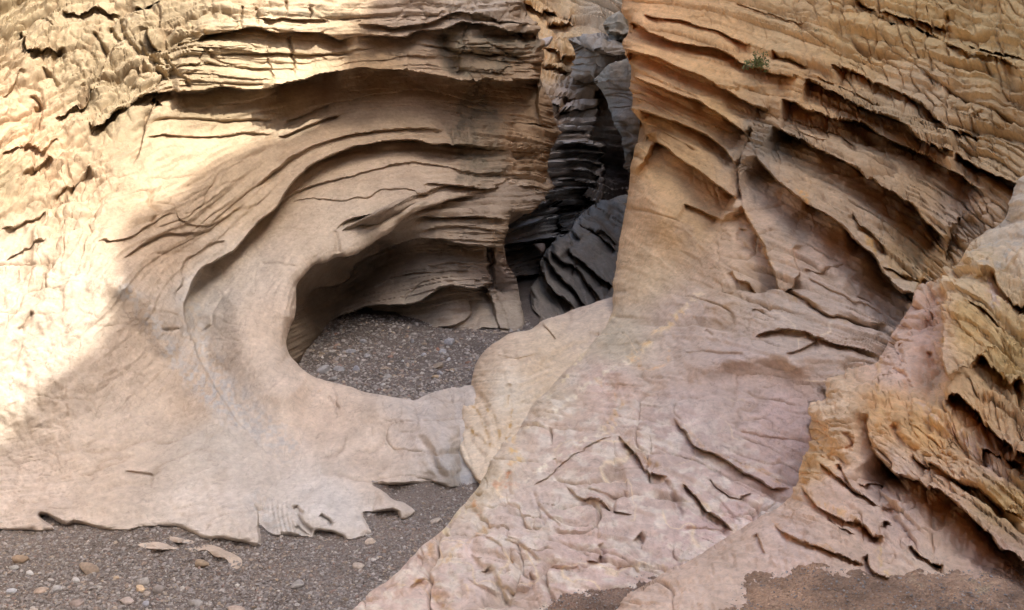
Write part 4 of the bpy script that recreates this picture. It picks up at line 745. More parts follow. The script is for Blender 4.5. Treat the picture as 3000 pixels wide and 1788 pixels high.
for L_, A_, w_ in (([(1450, 760), (1520, 750), (1530, 790)], .09, 12), ([(1460, 880), (1490, 900)], .10, 12), ([(1030, 380), (1100, 350), (1160, 420), (1120, 480)], .05, 10), ([(1170, 180), (1210, 260), (1180, 330)], .05, 9), ([(1480, 760), (1600, 900), (1660, 1000)], .05, 9), ([(340, 1060), (360, 1140), (240, 1210)], .025, 6), ([(540, 950), (460, 1020), (440, 1100)], .03, 7)):
    fN('groove', 'c9', L_, A_, w_, warp=8)
for L_ in ([(1800, 600), (1830, 700), (1880, 760)], [(1700, 900), (1820, 780)], [(1570, 1000), (1600, 1150)], [(1780, 1050), (1800, 1180)], [(1500, 1180), (1600, 1250), (1650, 1350)]):
    fN('groove', 'c6', L_, .05, 8)
pz = [((2950, 620), (.03, 0.014, .01, 0.000, .03)), ((2850, 800), (.03, 0.042, .03, 0.016, .02)), ((2950, 950), (.03, 0.049, .03, 0.020, .03)), ((2700, 1000), (.01, 0.035, .04, 0.008, .01)), ((2600, 1200), (.01, 0.042, .04, 0.012, .01)), ((2450, 1250), (.015, 0.049, .05, 0.012, .01)), ((2800, 1300), (.03, 0.042, .03, 0.020, .03)), ((2950, 1400), (.04, 0.035, .02, 0.016, .04)),
      ((2500, 1450), (.01, 0.021, .02, 0.000, .01)), ((2650, 1350), (.012, 0.028, .02, 0.004, .02)), ((2700, 1600), (.01, 0.028, .02, 0.000, .01)), ((2200, 1650), (.006, 0.021, .02, 0.000, 0)), ((2500, 1700), (.0, 0.014, 0, 0.000, 0)), ((2900, 1700), (.0, 0.014, 0, 0.000, 0))]
st_, lu_, cr_, bl_, sc_ = N.field([p for p, _ in pz], [v for _, v in pz])
te_, = N.field([(2900, 650), (2900, 900), (2950, 1300), (2700, 1000), (2600, 1250), (2450, 1300), (2400, 1200), (2600, 1450), (2200, 1650), (2600, 1700)], [(.05,), (.03,), (.05,), (.015,), (.012,), (.01,), (.006,), (.02,), (.004,), (.0,)])
relief(N, strata=st_*.6, terrace=te_*1.1, tp=74., lump=lu_, crack=cr_*1.2, block=bl_, scrack=sc_, joint=bl_*.6, w1=10, fine=.005)
CN = tints(N, [cp(2950, 620, (.50, .44, .35)), cp(2980, 700, (.56, .45, .32)), cp(2850, 800, (.58, .45, .28)), cp(2850, 950, (.54, .38, .18)), cp(2980, 1050, (.52, .38, .18)), cp(2700, 950, (.60, .44, .36)), cp(2620, 1080, (.58, .44, .36)), cp(2600, 1200, (.58, .38, .20)), cp(2450, 1200, (.58, .45, .32)), cp(2700, 1250, (.58, .38, .18)), cp(2850, 1250, (.56, .38, .20)),
    cp(2900, 1330, (.52, .38, .26)), cp(2600, 1400, (.54, .43, .36)), cp(2450, 1450, (.58, .44, .36)), cp(2380, 1350, (.60, .44, .26)), cp(2750, 1500, (.48, .33, .22)), cp(2650, 1560, (.54, .42, .36)), cp(2300, 1600, (.58, .47, .42)), cp(2100, 1650, (.59, .48, .41)), cp(1950, 1750, (.59, .48, .41)), cp(2950, 1480, (.52, .37, .18)), cp(2900, 1620, (.50, .37, .30)), cp(2700, 1620, (.56, .45, .36))], .12)
for c_, L_, col_, w_, k_ in (('c9', [(1400, 100), (1450, 350), (1620, 560), (1750, 700), (1900, 800)], (.58, .34, .13), 30, .4), ('c9', [(900, 300), (870, 500), (950, 680), (1150, 780), (1350, 930), (1450, 960)], (.62, .40, .18), 12, .7), ('c9', [(650, 850), (850, 1000), (1100, 1060)], (.58, .36, .18), 10, .7),
    ('c9', [(1420, 1030), (1440, 1180), (1540, 1230)], (.62, .45, .16), 12, .7), ('c9', [(1700, 0), (1900, 150), (2100, 300), (2300, 500)], (.56, .44, .38), 20, .6), ('c6', [(1900, 500), (1900, 750), (1880, 1000)], (.62, .42, .20), 14, .6), ('c6', [(2120, 330), (2473, 200), (2350, 380), (2200, 460)], (.44, .41, .36), 20, .7), ('c6', [(2230, 560), (2260, 700)], (.56, .46, .42), 20, .8), ('c6', [(1440, 1100), (1400, 1300), (1450, 1484)], (.62, .42, .20), 14, .6)):
    CN = stain(N, CN, c_, L_, col_, w_, k_, 16)
CN = CN*np.array([1.36, 1.30, 1.20])
outcrop = empty('rock_outcrop', (1.5, 3.5, 0))
N.build('outcrop_body', ROCK, outcrop, CN)

# ------------------------------------------------------------------ the narrow slot beyond
SLOTM = rock_mat('slot_rock', .5)
S_OUT = fr('p', [(1380, -300), (2000, -300), (2000, 1010), (1380, 1010)])
S_CTL = [(1380, -300, 17), (2000, -300, 16), (1600, 0, 16.5), (1900, 0, 15.5), (1580, 130, 15), (1700, 200, 14.5), (1600, 250, 13.4), (1700, 350, 13.2), (1650, 500, 12.6), (1800, 500, 13.5), (1860, 600, 12.6), (1650, 620, 12.3), (1500, 650, 11.0), (1500, 780, 10.8), (1600, 760, 11.5), (1540, 850, 11.0), (1580, 945, 10.4), (1500, 1000, 9.6), (1700, 800, 12), (1800, 900, 11.6), (2000, 1000, 11), (1380, 1010, 9.6), (1380, 600, 10.8), (2000, 400, 12), (1380, 200, 14)]
S = Mass(S_OUT, S_CTL, roll=(0, 0), skirt=1, rough=2, seed=41)
S.strata([(0, 'c2', [(1300, -100), (1700, 60), (2100, 200)]), (150, 'c2', [(1300, 250), (1700, 330), (2100, 330)]), (330, 'c2', [(1400, 700), (1700, 780), (2000, 760)]), (480, 'c2', [(1400, 1050), (1700, 1060), (2000, 1100)]), (620, 'c2', [(1450, 1400), (1700, 1380), (2000, 1450)]), (740, 'c5', [(1050, 300), (1500, 170), (2000, 60)]), (900, 'c5', [(1100, 650), (1500, 560), (2000, 500)])])
fS = S.feat
for L_, A_, w_ in (([(1520, 735), (1620, 775), (1750, 790), (1870, 770)], .5, 20), ([(1560, 800), (1700, 820), (1800, 790)], .2, 8), ([(1560, 950), (1650, 935), (1800, 940)], .2, 14), ([(1560, 1055), (1700, 1048), (1800, 1062), (1900, 1080)], .6, 14), ([(1580, 1110), (1700, 1105), (1900, 1120)], .4, 12),
    ([(1600, 1175), (1750, 1170), (1890, 1185)], .45, 12), ([(1600, 1230), (1750, 1250), (1880, 1265)], .35, 12), ([(1560, 1310), (1660, 1300), (1800, 1340), (1880, 1330)], .4, 14), ([(1600, 1390), (1700, 1370), (1800, 1430), (1850, 1470)], .6, 18), ([(1570, 1450), (1640, 1484), (1750, 1500)], .4, 14),
    ([(1480, 640), (1600, 690), (1750, 700)], .3, 14), ([(1300, 50), (1450, 70), (1560, 60), (1690, 90)], .9, 16), ([(1500, 140), (1600, 160), (1690, 150)], .5, 16), ([(1440, 340), (1600, 380), (1700, 420)], .4, 18), ([(1460, 430), (1550, 480), (1690, 500)], .5, 18)):
    fS('lip', 'c2', L_, A_, w_, 14, warp=6)
for L_, A_, w_ in (([(1080, 170), (1300, 60), (1450, 0), (1560, -50)], .5, 20), ([(1100, 250), (1350, 150), (1560, 60)], .3, 14), ([(1130, 300), (1300, 275), (1450, 255), (1560, 245)], .9, 50), ([(1200, 520), (1320, 520), (1450, 500)], .5, 20), ([(1560, 80), (1620, 170), (1740, 240)], .5, 14), ([(1560, 0), (1700, -10), (1800, 0)], .4, 16)):
    fS('lip', 'c5', L_, A_, w_, 14, warp=6)
fS('step', 'c5', [(1570, 240), (1562, 100), (1566, -30)], .7, 60)
fS('step', 'c2', [(1880, 1484), (1900, 1300), (1880, 1080), (1810, 1000), (1850, 780), (1830, 640)], 1.6, 160, ends=(.05, .05))
st_, lu_ = S.field([(1700, 450), (1600, 100), (1500, 700), (1750, 100)], [(.07, .08), (.08, .14), (.06, .07), (.08, .12)])
relief(S, strata=st_, lump=lu_, scrack=st_*1.4, terrace=st_*1.6, tp=30., w1=9, w2=120)
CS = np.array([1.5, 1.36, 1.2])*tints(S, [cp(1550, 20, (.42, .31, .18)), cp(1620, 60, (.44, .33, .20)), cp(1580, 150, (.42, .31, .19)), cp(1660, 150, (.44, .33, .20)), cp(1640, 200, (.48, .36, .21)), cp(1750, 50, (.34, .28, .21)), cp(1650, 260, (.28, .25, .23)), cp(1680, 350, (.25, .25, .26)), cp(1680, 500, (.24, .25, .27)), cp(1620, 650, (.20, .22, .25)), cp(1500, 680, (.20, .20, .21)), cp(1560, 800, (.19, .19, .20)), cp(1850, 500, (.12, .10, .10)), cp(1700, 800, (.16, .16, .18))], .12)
gully = empty('slot_wall', (1.5, 13, 0))
S.build('layered_face', SLOTM, gully, CS)

def small_mass(outl, ctrl, seed, feats=(), strata=None, tint=(.2, .2, .22), roll=(20, .2), amps=(.03, .06, .0, .0, .03), skirt=1.0, rough=3, step=None, w1=9):
    m = Mass(outl, ctrl, roll=roll, skirt=skirt, rough=rough, seed=seed, step=step)
    if strata: m.strata(strata)
    for f_ in feats: m.feat(*f_[:5], **(f_[5] if len(f_) > 5 else {}))
    o = m.X*0
    relief(m, strata=o+amps[0], lump=o+amps[1], crack=o+amps[2], block=(o+amps[3]) if amps[3] else None, scrack=o+amps[4], w1=w1)
    return m, tints(m, [cp(*t) for t in tint] if isinstance(tint[0], tuple) else [cp(m.X.mean(), m.Y.mean(), tint), cp(m.X.mean()+50, m.Y.mean(), tint)], .12)
# diagonal slab wedged low in the slot
mD, cD = small_mass(fr('c5', [(2100, -60), (1900, -20), (1800, 20), (1700, 110), (1660, 200), (1560, 250), (1530, 300), (1490, 320), (1460, 380), (1440, 420), (1450, 500), (1400, 560), (1372, 640), (1380, 740), (1440, 810), (1470, 870), (1900, 900), (2150, 700), (2150, 200)]),
    [(1620, 720, 10.5), (1590, 770, 10.25), (1560, 880, 9.7), (1600, 950, 9.1), (1700, 690, 10.9), (1800, 650, 11.5), (1850, 600, 12.2), (1800, 800, 10.3), (1700, 850, 9.85), (1850, 900, 9.4), (1680, 780, 10.3)], 47,
    [('lip', 'c5', [(1470, 360), (1560, 470), (1640, 560), (1720, 650), (1800, 740)], .45, 14, dict(ends=(.03, .1))), ('lip', 'c5', [(1500, 320), (1600, 390), (1720, 480), (1800, 590), (1900, 700)], .35, 14, dict(ends=(.1, .05))), ('lip', 'c5', [(1640, 320), (1720, 410), (1860, 520), (1960, 590)], .4, 14, dict(ends=(.1, .03))),
     ('lip', 'c5', [(1450, 470), (1520, 580), (1600, 670), (1700, 760)], .6, 30, dict(ends=(.03, .1))), ('lip', 'c5', [(1600, 130), (1700, 210), (1740, 245)], .3, 12), ('lip', 'c5', [(1840, 170), (1900, 250), (2000, 320)], .4, 16), ('lip', 'c5', [(1700, 110), (1850, 180), (2020, 260)], .15, 10)],
    [(0, 'c5', [(1500, 100), (1900, 400)]), (100, 'c5', [(1460, 380), (1760, 760)]), (-100, 'c5', [(1700, 50), (2050, 300)])], (.28, .25, .215), roll=(24, .3), amps=(.04, .07, .02, 0, .06))
slabD = empty('wedged_slab', (1.2, 10.5, 0)); mD.build('slab_body', SLOTM, slabD, cD)
# leaning slab on the far right side of the slot
mJ, cJ = small_mass(fr('c2', [(1828, 590), (1850, 560), (1930, 480), (2060, 430), (2200, 430), (2400, 700), (2400, 1100), (2120, 1120), (2090, 1240), (2062, 1200), (2045, 1060), (2020, 920), (1960, 800), (1900, 680)]),
    [(1745, 235, 11.2), (1830, 180, 10.9), (1820, 420, 10.9), (1835, 500, 10.8), (1880, 300, 10.2), (1950, 300, 9.9), (1790, 310, 11.1), (1900, 420, 10.2)], 53,
    [('lip', 'c2', [(1900, 560), (2000, 640), (2120, 720)], .06, 14), ('groove', 'c2', [(2000, 850), (2100, 960), (2200, 1010)], .12, 8)], None, ((1850, 200, (.36, .29, .21)), (1850, 300, (.37, .31, .25)), (1850, 400, (.31, .27, .22))), roll=(26, .3), amps=(.02, .12, .03, 0, .03), step=None)
slabJ = empty('leaning_slab', (1.3, 11, 2)); mJ.build('slab_body', SLOTM, slabJ, cJ)
# boulder jammed above the slot, rock heads behind it
mH, cH = small_mass(fr('c2', [(1650, 290), (1690, 270), (1790, 250), (1900, 240), (1990, 310), (2120, 350), (2130, 440), (2060, 440), (1960, 480), (1880, 560), (1800, 605), (1730, 590), (1690, 520), (1700, 420), (1680, 350)]),
    [(1670, 120, 13.2), (1750, 110, 13.0), (1840, 150, 12.8), (1700, 200, 13.3), (1780, 200, 12.9), (1740, 240, 13.3), (1750, 150, 12.7)], 59,
    [('lip', 'c2', [(1650, 300), (1720, 350), (1850, 370), (1950, 400), (2070, 435)], .45, 50, dict(ends=(.02, .02)))], None, (.34, .28, .22), roll=(22, .3), amps=(.08, .25, .05, 0, .06))
bH = empty('jammed_boulder', (1.2, 12.8, 4)); mH.build('boulder_body', SLOTM, bH, cH)
mK, cK = small_mass(fr('c2', [(1395, 290), (1450, 285), (1530, 265), (1510, 320), (1470, 345), (1410, 335)]), [(1563, 118, 14.0), (1615, 110, 13.9), (1590, 135, 13.8), (1580, 125, 13.8)], 61, (), None, (.46, .37, .31), roll=(8, .1), amps=(0, .04, 0, 0, 0), skirt=.4, rough=1)
bK = mK.build('loose_rock', SLOTM, None, cK)
mQ, cQ = small_mass(fr('c2', [(1900, 180), (1930, 130), (2000, 110), (2090, 140), (2130, 250), (2110, 330), (2000, 320), (1940, 270)]), [(1770, 80, 13.2), (1840, 70, 12.9), (1800, 120, 12.9), (1850, 130, 12.9)], 67,
    [('lip', 'c2', [(1900, 200), (1960, 240), (2100, 260)], .3, 20)], None, (.33, .26, .18), roll=(18, .3), amps=(.08, .3, .05, 0, .05))
bQ = mQ.build('shaded_boulder', SLOTM, None, cQ)
mT, cT = small_mass(fr('c5', [(1395, 290), (1430, 280), (1470, 285), (1475, 320), (1452, 355), (1430, 330)]), [(1565, 718, 10.9), (1595, 718, 10.9), (1585, 740, 10.8), (1575, 730, 10.8)], 71, (), None, (.40, .31, .26), roll=(8, .1), amps=(0, .02, 0, 0, 0), skirt=.3, rough=1)
bT = mT.build('loose_rock', SLOTM, None, cT)
# ================================================================== the high rim that shades the canyon (real rock beyond the frame)
def rim():
    # line where sunlight ends on the left wall; the rim stands where that edge is thrown from
    edge = [(-150, 1360), (0, 1290), (60, 1225), (110, 1150), (180, 1080), (290, 1010), (325, 930), (350, 840), (345, 760), (352, 690), (390, 620), (480, 590), (545, 560), (560, 520), (640, 460), (740, 420), (860, 400), (945, 340), (975, 290), (990, 220), (1010, 160), (1040, 90), (1090, 20), (1110, -60)]
    X0 = 5.6
    pts = []
    for x, y in edge:
        p = unproj(x, y, float(A.depth_at(x, y)))
        t = (X0 - p[0]) / SUN[0]; q = p + t*SUN
        pts.append((q[1], q[2]))
    return X0, pts
X0, pts = rim()
print('RIM', [(round(a, 2), round(b, 2)) for a, b in pts])
ys = np.linspace(-14, 26, 500)
pa = np.array(pts)
# keep an ordered skyline: for each y the highest point that must still be dark
top = np.full(len(ys), -1e9)
for i in range(len(pa)-1):
    a, b = pa[i], pa[i+1]; lo, hi = min(a[0], b[0]), max(a[0], b[0])
    m = (ys >= lo) & (ys <= hi)
    top[m] = np.maximum(top[m], a[1] + (ys[m]-a[0])*(b[1]-a[1])/(b[0]-a[0]+1e-9))
ymin, ymax = pa[:, 0].min(), pa[:, 0].max()
first = top[(ys >= ymin)][1]; last = top[(ys <= ymax)][-2]
top[ys < ymin] = pa[0, 1]; top[ys > ymax] = last + .25*(ys[ys > ymax]-ymax)
print('skyline', ymin, ymax, pa[0], last)
def rim_mesh():
    nz, nx = 40, 10
    V = []; n = len(ys)
    for j in range(nz+1):
        f = j/nz; z = -1 + (top+1)*f
        xo = X0 + (.5*fbm(ys*.5, z*.5, 3.3, 4, 90) - .5*(1-f)**0)*np.where(f > .995, 0, 1)*np.clip((1-f)*6, 0, 1)
        V.append(np.stack([xo + 0*ys, ys, z], -1))
    for j in range(1, nx+1):
        V.append(np.stack([X0+.35*j+0*ys, ys, top - .35*j*.25 + 0*ys], -1))
    V = np.array(V); r = len(V)
    idx = np.arange(r*n).reshape(r, n)
    Fq = np.stack([idx[:-1, :-1].ravel(), idx[:-1, 1:].ravel(), idx[1:, 1:].ravel(), idx[1:, :-1].ravel()], -1)
    V = V.reshape(-1, 3)
    c = np.tile(np.array([.52, .40, .27, 1.0]), (len(V), 1))
    o = mesh_obj('canyon_rim', V, Fq, ROCK, None, {'tint': ('FLOAT_COLOR', c), 'flow': ('FLOAT_VECTOR', np.stack([V[:, 2]*3, V[:, 1], V[:, 0]], -1))}, True)
    return o
rim_o = rim_mesh()
tag(rim_o, 'high sandstone rim of the canyon above the right wall, out of the picture', 'canyon rim', kind='structure')

def far_walls():
    # unseen canyon walls behind the viewpoint, added to narrow skylight and bounce warm sun
    path = smooth_line([(-5.4, 7.2), (-6.4, 4), (-7.0, 0), (-7.2, -5), (-6, -9.5), (-2, -11.5), (3, -11), (6.4, -9)], 24)
    n = len(path); zz = np.linspace(-.5, 8.5, 60); k = np.arange(n)
    tg = np.gradient(path, axis=0); tg /= np.linalg.norm(tg, axis=1)[:, None]; nr = np.stack([-tg[:, 1], tg[:, 0]], -1)
    Z, K = np.meshgrid(zz, k, indexing='ij')
    b = .7*fbm(K*.03, Z*.5, .3, 4, 95) + .12*fbm(K*.05, Z*5, .7, 3, 96) - .10*Z
    V = np.stack([path[:, 0][None]+nr[:, 0][None]*-b, path[:, 1][None]+nr[:, 1][None]*-b, Z], -1)
    top_ = V[-1:] + np.stack([nr[:, 0]*3, nr[:, 1]*3, np.zeros(n)], -1)[None]
    V = np.concatenate([V, top_]); r = len(V); idx = np.arange(r*n).reshape(r, n)
    Fq = np.stack([idx[:-1, :-1].ravel(), idx[:-1, 1:].ravel(), idx[1:, 1:].ravel(), idx[1:, :-1].ravel()], -1); V = V.reshape(-1, 3)
    c = np.tile(np.array([.56, .43, .29, 1.0]), (len(V), 1))
    o = mesh_obj('unseen_canyon_wall', V, Fq, ROCK, None, {'tint': ('FLOAT_COLOR', c), 'flow': ('FLOAT_VECTOR', np.stack([V[:, 2]*3, V[:, 1], V[:, 0]], -1))}, True)
    tag(o, 'unseen sandstone canyon wall added beyond the left edge and behind the viewpoint to shape the light', 'canyon wall', kind='structure')
far_walls()

# ================================================================== gravel
def gravel_mat():
    m = bpy.data.materials.new('gravel'); m.use_nodes = True; nt = m.node_tree; nt.nodes.clear(); lk = nt.links.new
    out = nd(nt, 'ShaderNodeOutputMaterial'); b = nd(nt, 'ShaderNodeBsdfPrincipled'); b.inputs['Roughness'].default_value = .9
    g = nd(nt, 'ShaderNodeTexCoord')
    v = nd(nt, 'ShaderNodeTexVoronoi', Scale=75.0); lk(g.outputs['Object'], v.inputs['Vector'])
    v2 = nd(nt, 'ShaderNodeTexVoronoi', Scale=210.0); lk(g.outputs['Object'], v2.inputs['Vector'])
    n = nd(nt, 'ShaderNodeTexNoise', Scale=2.2, Detail=5.0); lk(g.outputs['Object'], n.inputs['Vector'])
    r = nd(nt, 'ShaderNodeValToRGB'); e = r.color_ramp.elements
    e[0].position = .0; e[0].color = (.10, .085, .07, 1); e[1].position = 1; e[1].color = (.34, .30, .26, 1)
    x = e.new(.45); x.color = (.17, .14, .12, 1); x = e.new(.8); x.color = (.22, .19, .165, 1)
    mx = nd(nt, 'ShaderNodeMix', _data_type='RGBA', Factor=.5)
    lk(v.outputs['Color'], mx.inputs[6]); lk(v2.outputs['Color'], mx.inputs[7])
    bw = nd(nt, 'ShaderNodeRGBToBW'); lk(mx.outputs[2], bw.inputs[0]); lk(bw.outputs[0], r.inputs[0])
    mr = nd(nt, 'ShaderNodeMapRange'); mr.inputs[1].default_value = .3; mr.inputs[2].default_value = .7; mr.inputs[3].default_value = .78; mr.inputs[4].default_value = 1.2; lk(n.outputs[0], mr.inputs[0])
    sc = nd(nt, 'ShaderNodeVectorMath', _operation='SCALE'); lk(r.outputs[0], sc.inputs[0]); lk(mr.outputs[0], sc.inputs['Scale'])
    ti = nd(nt, 'ShaderNodeAttribute'); ti.attribute_name = 'tint'
    mu = nd(nt, 'ShaderNodeVectorMath', _operation='MULTIPLY'); lk(sc.outputs[0], mu.inputs[0]); lk(ti.outputs['Color'], mu.inputs[1])
    lk(mu.outputs[0], b.inputs['Base Color'])
    bp = nd(nt, 'ShaderNodeBump', Strength=.9, Distance=.012); bp.invert = True; lk(v.outputs['Distance'], bp.inputs['Height'])
    bq = nd(nt, 'ShaderNodeBump', Strength=.7, Distance=.005); bq.invert = True; lk(v2.outputs['Distance'], bq.inputs['Height']); lk(bp.outputs[0], bq.inputs['Normal'])
    lk(bq.outputs[0], b.inputs['Normal']); lk(b.outputs[0], out.inputs[0]); return m
GRAV = gravel_mat()
def stone_mat():
    m = bpy.data.materials.new('stones'); m.use_nodes = True; nt = m.node_tree; nt.nodes.clear(); lk = nt.links.new
    out = nd(nt, 'ShaderNodeOutputMaterial'); b = nd(nt, 'ShaderNodeBsdfPrincipled'); b.inputs['Roughness'].default_value = .85
    ti = nd(nt, 'ShaderNodeAttribute'); ti.attribute_name = 'tint'; g = nd(nt, 'ShaderNodeTexCoord')
    n = nd(nt, 'ShaderNodeTexNoise', Scale=60.0, Detail=6.0); lk(g.outputs['Object'], n.inputs['Vector'])
    mr = nd(nt, 'ShaderNodeMapRange'); mr.inputs[1].default_value = .3; mr.inputs[2].default_value = .7; mr.inputs[3].default_value = .78; mr.inputs[4].default_value = 1.2; lk(n.outputs[0], mr.inputs[0])
    sc = nd(nt, 'ShaderNodeVectorMath', _operation='SCALE'); lk(ti.outputs['Color'], sc.inputs[0]); lk(mr.outputs[0], sc.inputs['Scale'])
    lk(sc.outputs[0], b.inputs['Base Color']); bp = nd(nt, 'ShaderNodeBump', Strength=.4, Distance=.01); lk(n.outputs[0], bp.inputs['Height']); lk(bp.outputs[0], b.inputs['Normal'])
    lk(b.outputs[0], out.inputs[0]); return m
STONE = stone_mat()
def ground_z(x, y):
    return .018*fbm(np.asarray(x)*1.3, np.asarray(y)*1.3, 0.5, 4, 201) + .006*fbm(np.asarray(x)*9, np.asarray(y)*9, 0.5, 2, 202)
# the canyon floor: dense where it is seen, then out to the edges
def graded(lo, hi, a, b, st):
    mid = np.arange(a, b, st)
    l = a - np.geomspace(st, a-lo, 24)[::-1]; r = b + np.geomspace(st, hi-b, 24)
    return np.concatenate([l, mid, r])
gx = graded(-60, 60, -3.2, 1.6, .02); gy = graded(-40, 70, 3.6, 11.5, .02)
GX, GY = np.meshgrid(gx, gy); GZ = ground_z(GX, GY)
idx = np.arange(GX.size).reshape(GX.shape)
Fq = np.stack([idx[:-1, :-1].ravel(), idx[:-1, 1:].ravel(), idx[1:, 1:].ravel(), idx[1:, :-1].ravel()], -1)
VG = np.stack([GX, GY, GZ], -1).reshape(-1, 3)
gt = np.ones((len(VG), 4)); k_ = .5+.5*fbm(VG[:, 0]*.9, VG[:, 1]*.9, 1., 3, 210)
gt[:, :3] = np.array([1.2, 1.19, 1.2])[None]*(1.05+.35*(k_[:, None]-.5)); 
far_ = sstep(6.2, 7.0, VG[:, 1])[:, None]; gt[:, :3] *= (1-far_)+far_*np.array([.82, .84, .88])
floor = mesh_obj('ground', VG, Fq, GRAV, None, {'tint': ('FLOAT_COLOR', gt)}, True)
tag(floor, 'grey brown gravel floor of the canyon and of the alcove', 'ground', kind='structure')

# gravel lying on the rock bench at the lower right, and in the cleft beside it
def bench(name, outl, base, off, seed, label, tintc):
    pts_ = fr('p', outl); m = Mass(pts_, [(a, b, 3.0) for a, b in list(map(tuple, pts_))], roll=(0, 0), skirt=.12, rough=24, seed=seed)
    i = np.clip(((m.Y-base.y0)/STEP).round().astype(int), 0, len(base.ys)-1); j = np.clip(((m.X-base.x0)/STEP).round().astype(int), 0, len(base.xs)-1)
    lift = -.012+.045*sstep(0, 46, np.where(m.IN, m.ED, 0))
    m.D = base.D[i, j] - 1.25*np.clip(base.H[i, j], -.02, .04) - lift - off; m.D0 = m.D.copy()
    k = 4
    for _ in range(2):                       # gravel fills the small hollows
        c = np.cumsum(np.pad(m.D, ((k+1, k), (0, 0)), mode='edge'), 0); m.D = (c[2*k+1:]-c[:-2*k-1])/(2*k+1)
        c = np.cumsum(np.pad(m.D, ((0, 0), (k+1, k)), mode='edge'), 1); m.D = (c[:, 2*k+1:]-c[:, :-2*k-1])/(2*k+1)
    m.H = m.H + .010*fbm(m.X/60, m.Y/40, 0, 4, seed) + .003*noise(m.X/8, m.Y/6, 0, seed)
    t_ = np.ones(m.X.shape+(3,))*np.array(tintc)*(1+.7*fbm(m.X/90, m.Y/50, 0, 4, seed+2)[..., None])
    o = m.build(name, GRAV, None, t_); tag(o, label, 'gravel', kind='stuff'); return m
nb = np.vstack([fr('c9', [(150, 1530), (330, 1420), (400, 1380), (420, 1290), (490, 1222), (620, 1212), (760, 1190), (900, 1150), (1100, 1165), (1370, 1205), (1480, 1232), (1700, 1205), (2000, 1185), (2230, 1185), (2600, 1175)]), fr('p', [(3150, 1900), (2020, 1900)])])
BG2 = bench('gravel', nb, N, .0, 301, 'brown gravel and grit lying on the rock bench at the lower right corner', (2.25, 1.75, 1.32))
nb3 = np.vstack([fr('c8', [(1380, 1530), (1500, 1412), (1700, 1342), (1850, 1310), (2000, 1295), (2200, 1226), (2330, 1213), (2420, 1222)]), fr('p', [(1960, 1800), (1700, 1880), (1540, 1880)])])
BG3 = bench('gravel', nb3, R, .0, 302, 'strip of grey gravel in the cleft between the pink slab and the near rock', (1.7, 1.4, 1.2))

# loose stones -------------------------------------------------------
PHI = (1+5**.5)/2
ICO_V = np.array([(-1, PHI, 0), (1, PHI, 0), (-1, -PHI, 0), (1, -PHI, 0), (0, -1, PHI), (0, 1, PHI), (0, -1, -PHI), (0, 1, -PHI), (PHI, 0, -1), (PHI, 0, 1), (-PHI, 0, -1), (-PHI, 0, 1)])/math.hypot(1, PHI)
ICO_F = np.array([(0, 11, 5), (0, 5, 1), (0, 1, 7), (0, 7, 10), (0, 10, 11), (1, 5, 9), (5, 11, 4), (11, 10, 2), (10, 7, 6), (7, 1, 8), (3, 9, 4), (3, 4, 2), (3, 2, 6), (3, 6, 8), (3, 8, 9), (4, 9, 5), (2, 4, 11), (6, 2, 10), (8, 6, 7), (9, 8, 1)])
def subdivide(V, Fc):
    V = list(map(tuple, V)); cache = {}; out = []
    def mid(a, b):
        k = (min(a, b), max(a, b))
        if k not in cache:
            p = (np.array(V[a])+np.array(V[b]))/2; V.append(tuple(p/np.linalg.norm(p))); cache[k] = len(V)-1
        return cache[k]
    for a, b, c in Fc:
        x, y, z = mid(a, b), mid(b, c), mid(c, a); out += [(a, x, z), (b, y, x), (c, z, y), (x, y, z)]
    return np.array(V), np.array(out)
S2V, S2F = subdivide(ICO_V, ICO_F); S3V, S3F = subdivide(S2V, S2F)
PAL = 1.05*np.array([(.33, .30, .285), (.235, .205, .19), (.44, .41, .385), (.30, .22, .17), (.19, .165, .15), (.40, .32, .24), (.54, .50, .46), (.28, .17, .13)])
PW = np.array([.25, .25, .13, .1, .14, .08, .03, .02]); PW /= PW.sum()
rng = np.random.default_rng(5)
def grav_field(n, region, size, name, label, zf=None, bench_m=None):
    """one mesh of uncountable small stones"""
    Vb, Fb = ICO_V, ICO_F
    pos = region(n); n = len(pos)
    sz = size[0]*(size[1]/size[0])**(rng.random(n)**2.0)
    sc = sz[:, None]*np.stack([rng.uniform(.7, 1.3, n), rng.uniform(.6, 1.1, n), rng.uniform(.35, .75, n)], -1)
    a = rng.uniform(0, 2*math.pi, n); ca, sa = np.cos(a), np.sin(a)
    V = Vb[None]*(1+.28*rng.standard_normal((n, len(Vb), 1)).clip(-1.3, 1.3))*sc[:, None]
    tl = rng.uniform(-.4, .4, n)[:, None]
    x, y, z = V[..., 0], V[..., 1], V[..., 2]; z = z + tl*x
    V = np.stack([x*ca[:, None]-y*sa[:, None], x*sa[:, None]+y*ca[:, None], z], -1) + pos[:, None]
    V[..., 2] += (sc[:, 2]*.35)[:, None]
    Fc = Fb[None] + (np.arange(n)*len(Vb))[:, None, None]
    col = PAL[rng.choice(len(PAL), n, p=PW)]*rng.uniform(.8, 1.15, (n, 1)); col = col*.7 + np.array([.30, .285, .27])*.3
    c4 = np.concatenate([np.repeat(col[:, None], len(Vb), 1), np.ones((n, len(Vb), 1))], -1).reshape(-1, 4)
    o = mesh_obj(name, V.reshape(-1, 3), Fc.reshape(-1, 3), STONE, None, {'tint': ('FLOAT_COLOR', c4)}, False)
    tag(o, label, 'gravel', kind='stuff'); return o
def reg_main(n):
    py = 1400 + 420*rng.random(n)**.8; px = rng.uniform(-40, 1500, n)
    d = gdepth(py); p = unproj(px, py, d); p = p[(A_floor(px, py))]; p[:, 2] = ground_z(p[:, 0], p[:, 1]); return p
def A_floor(px, py): return np.ones(len(px), bool)
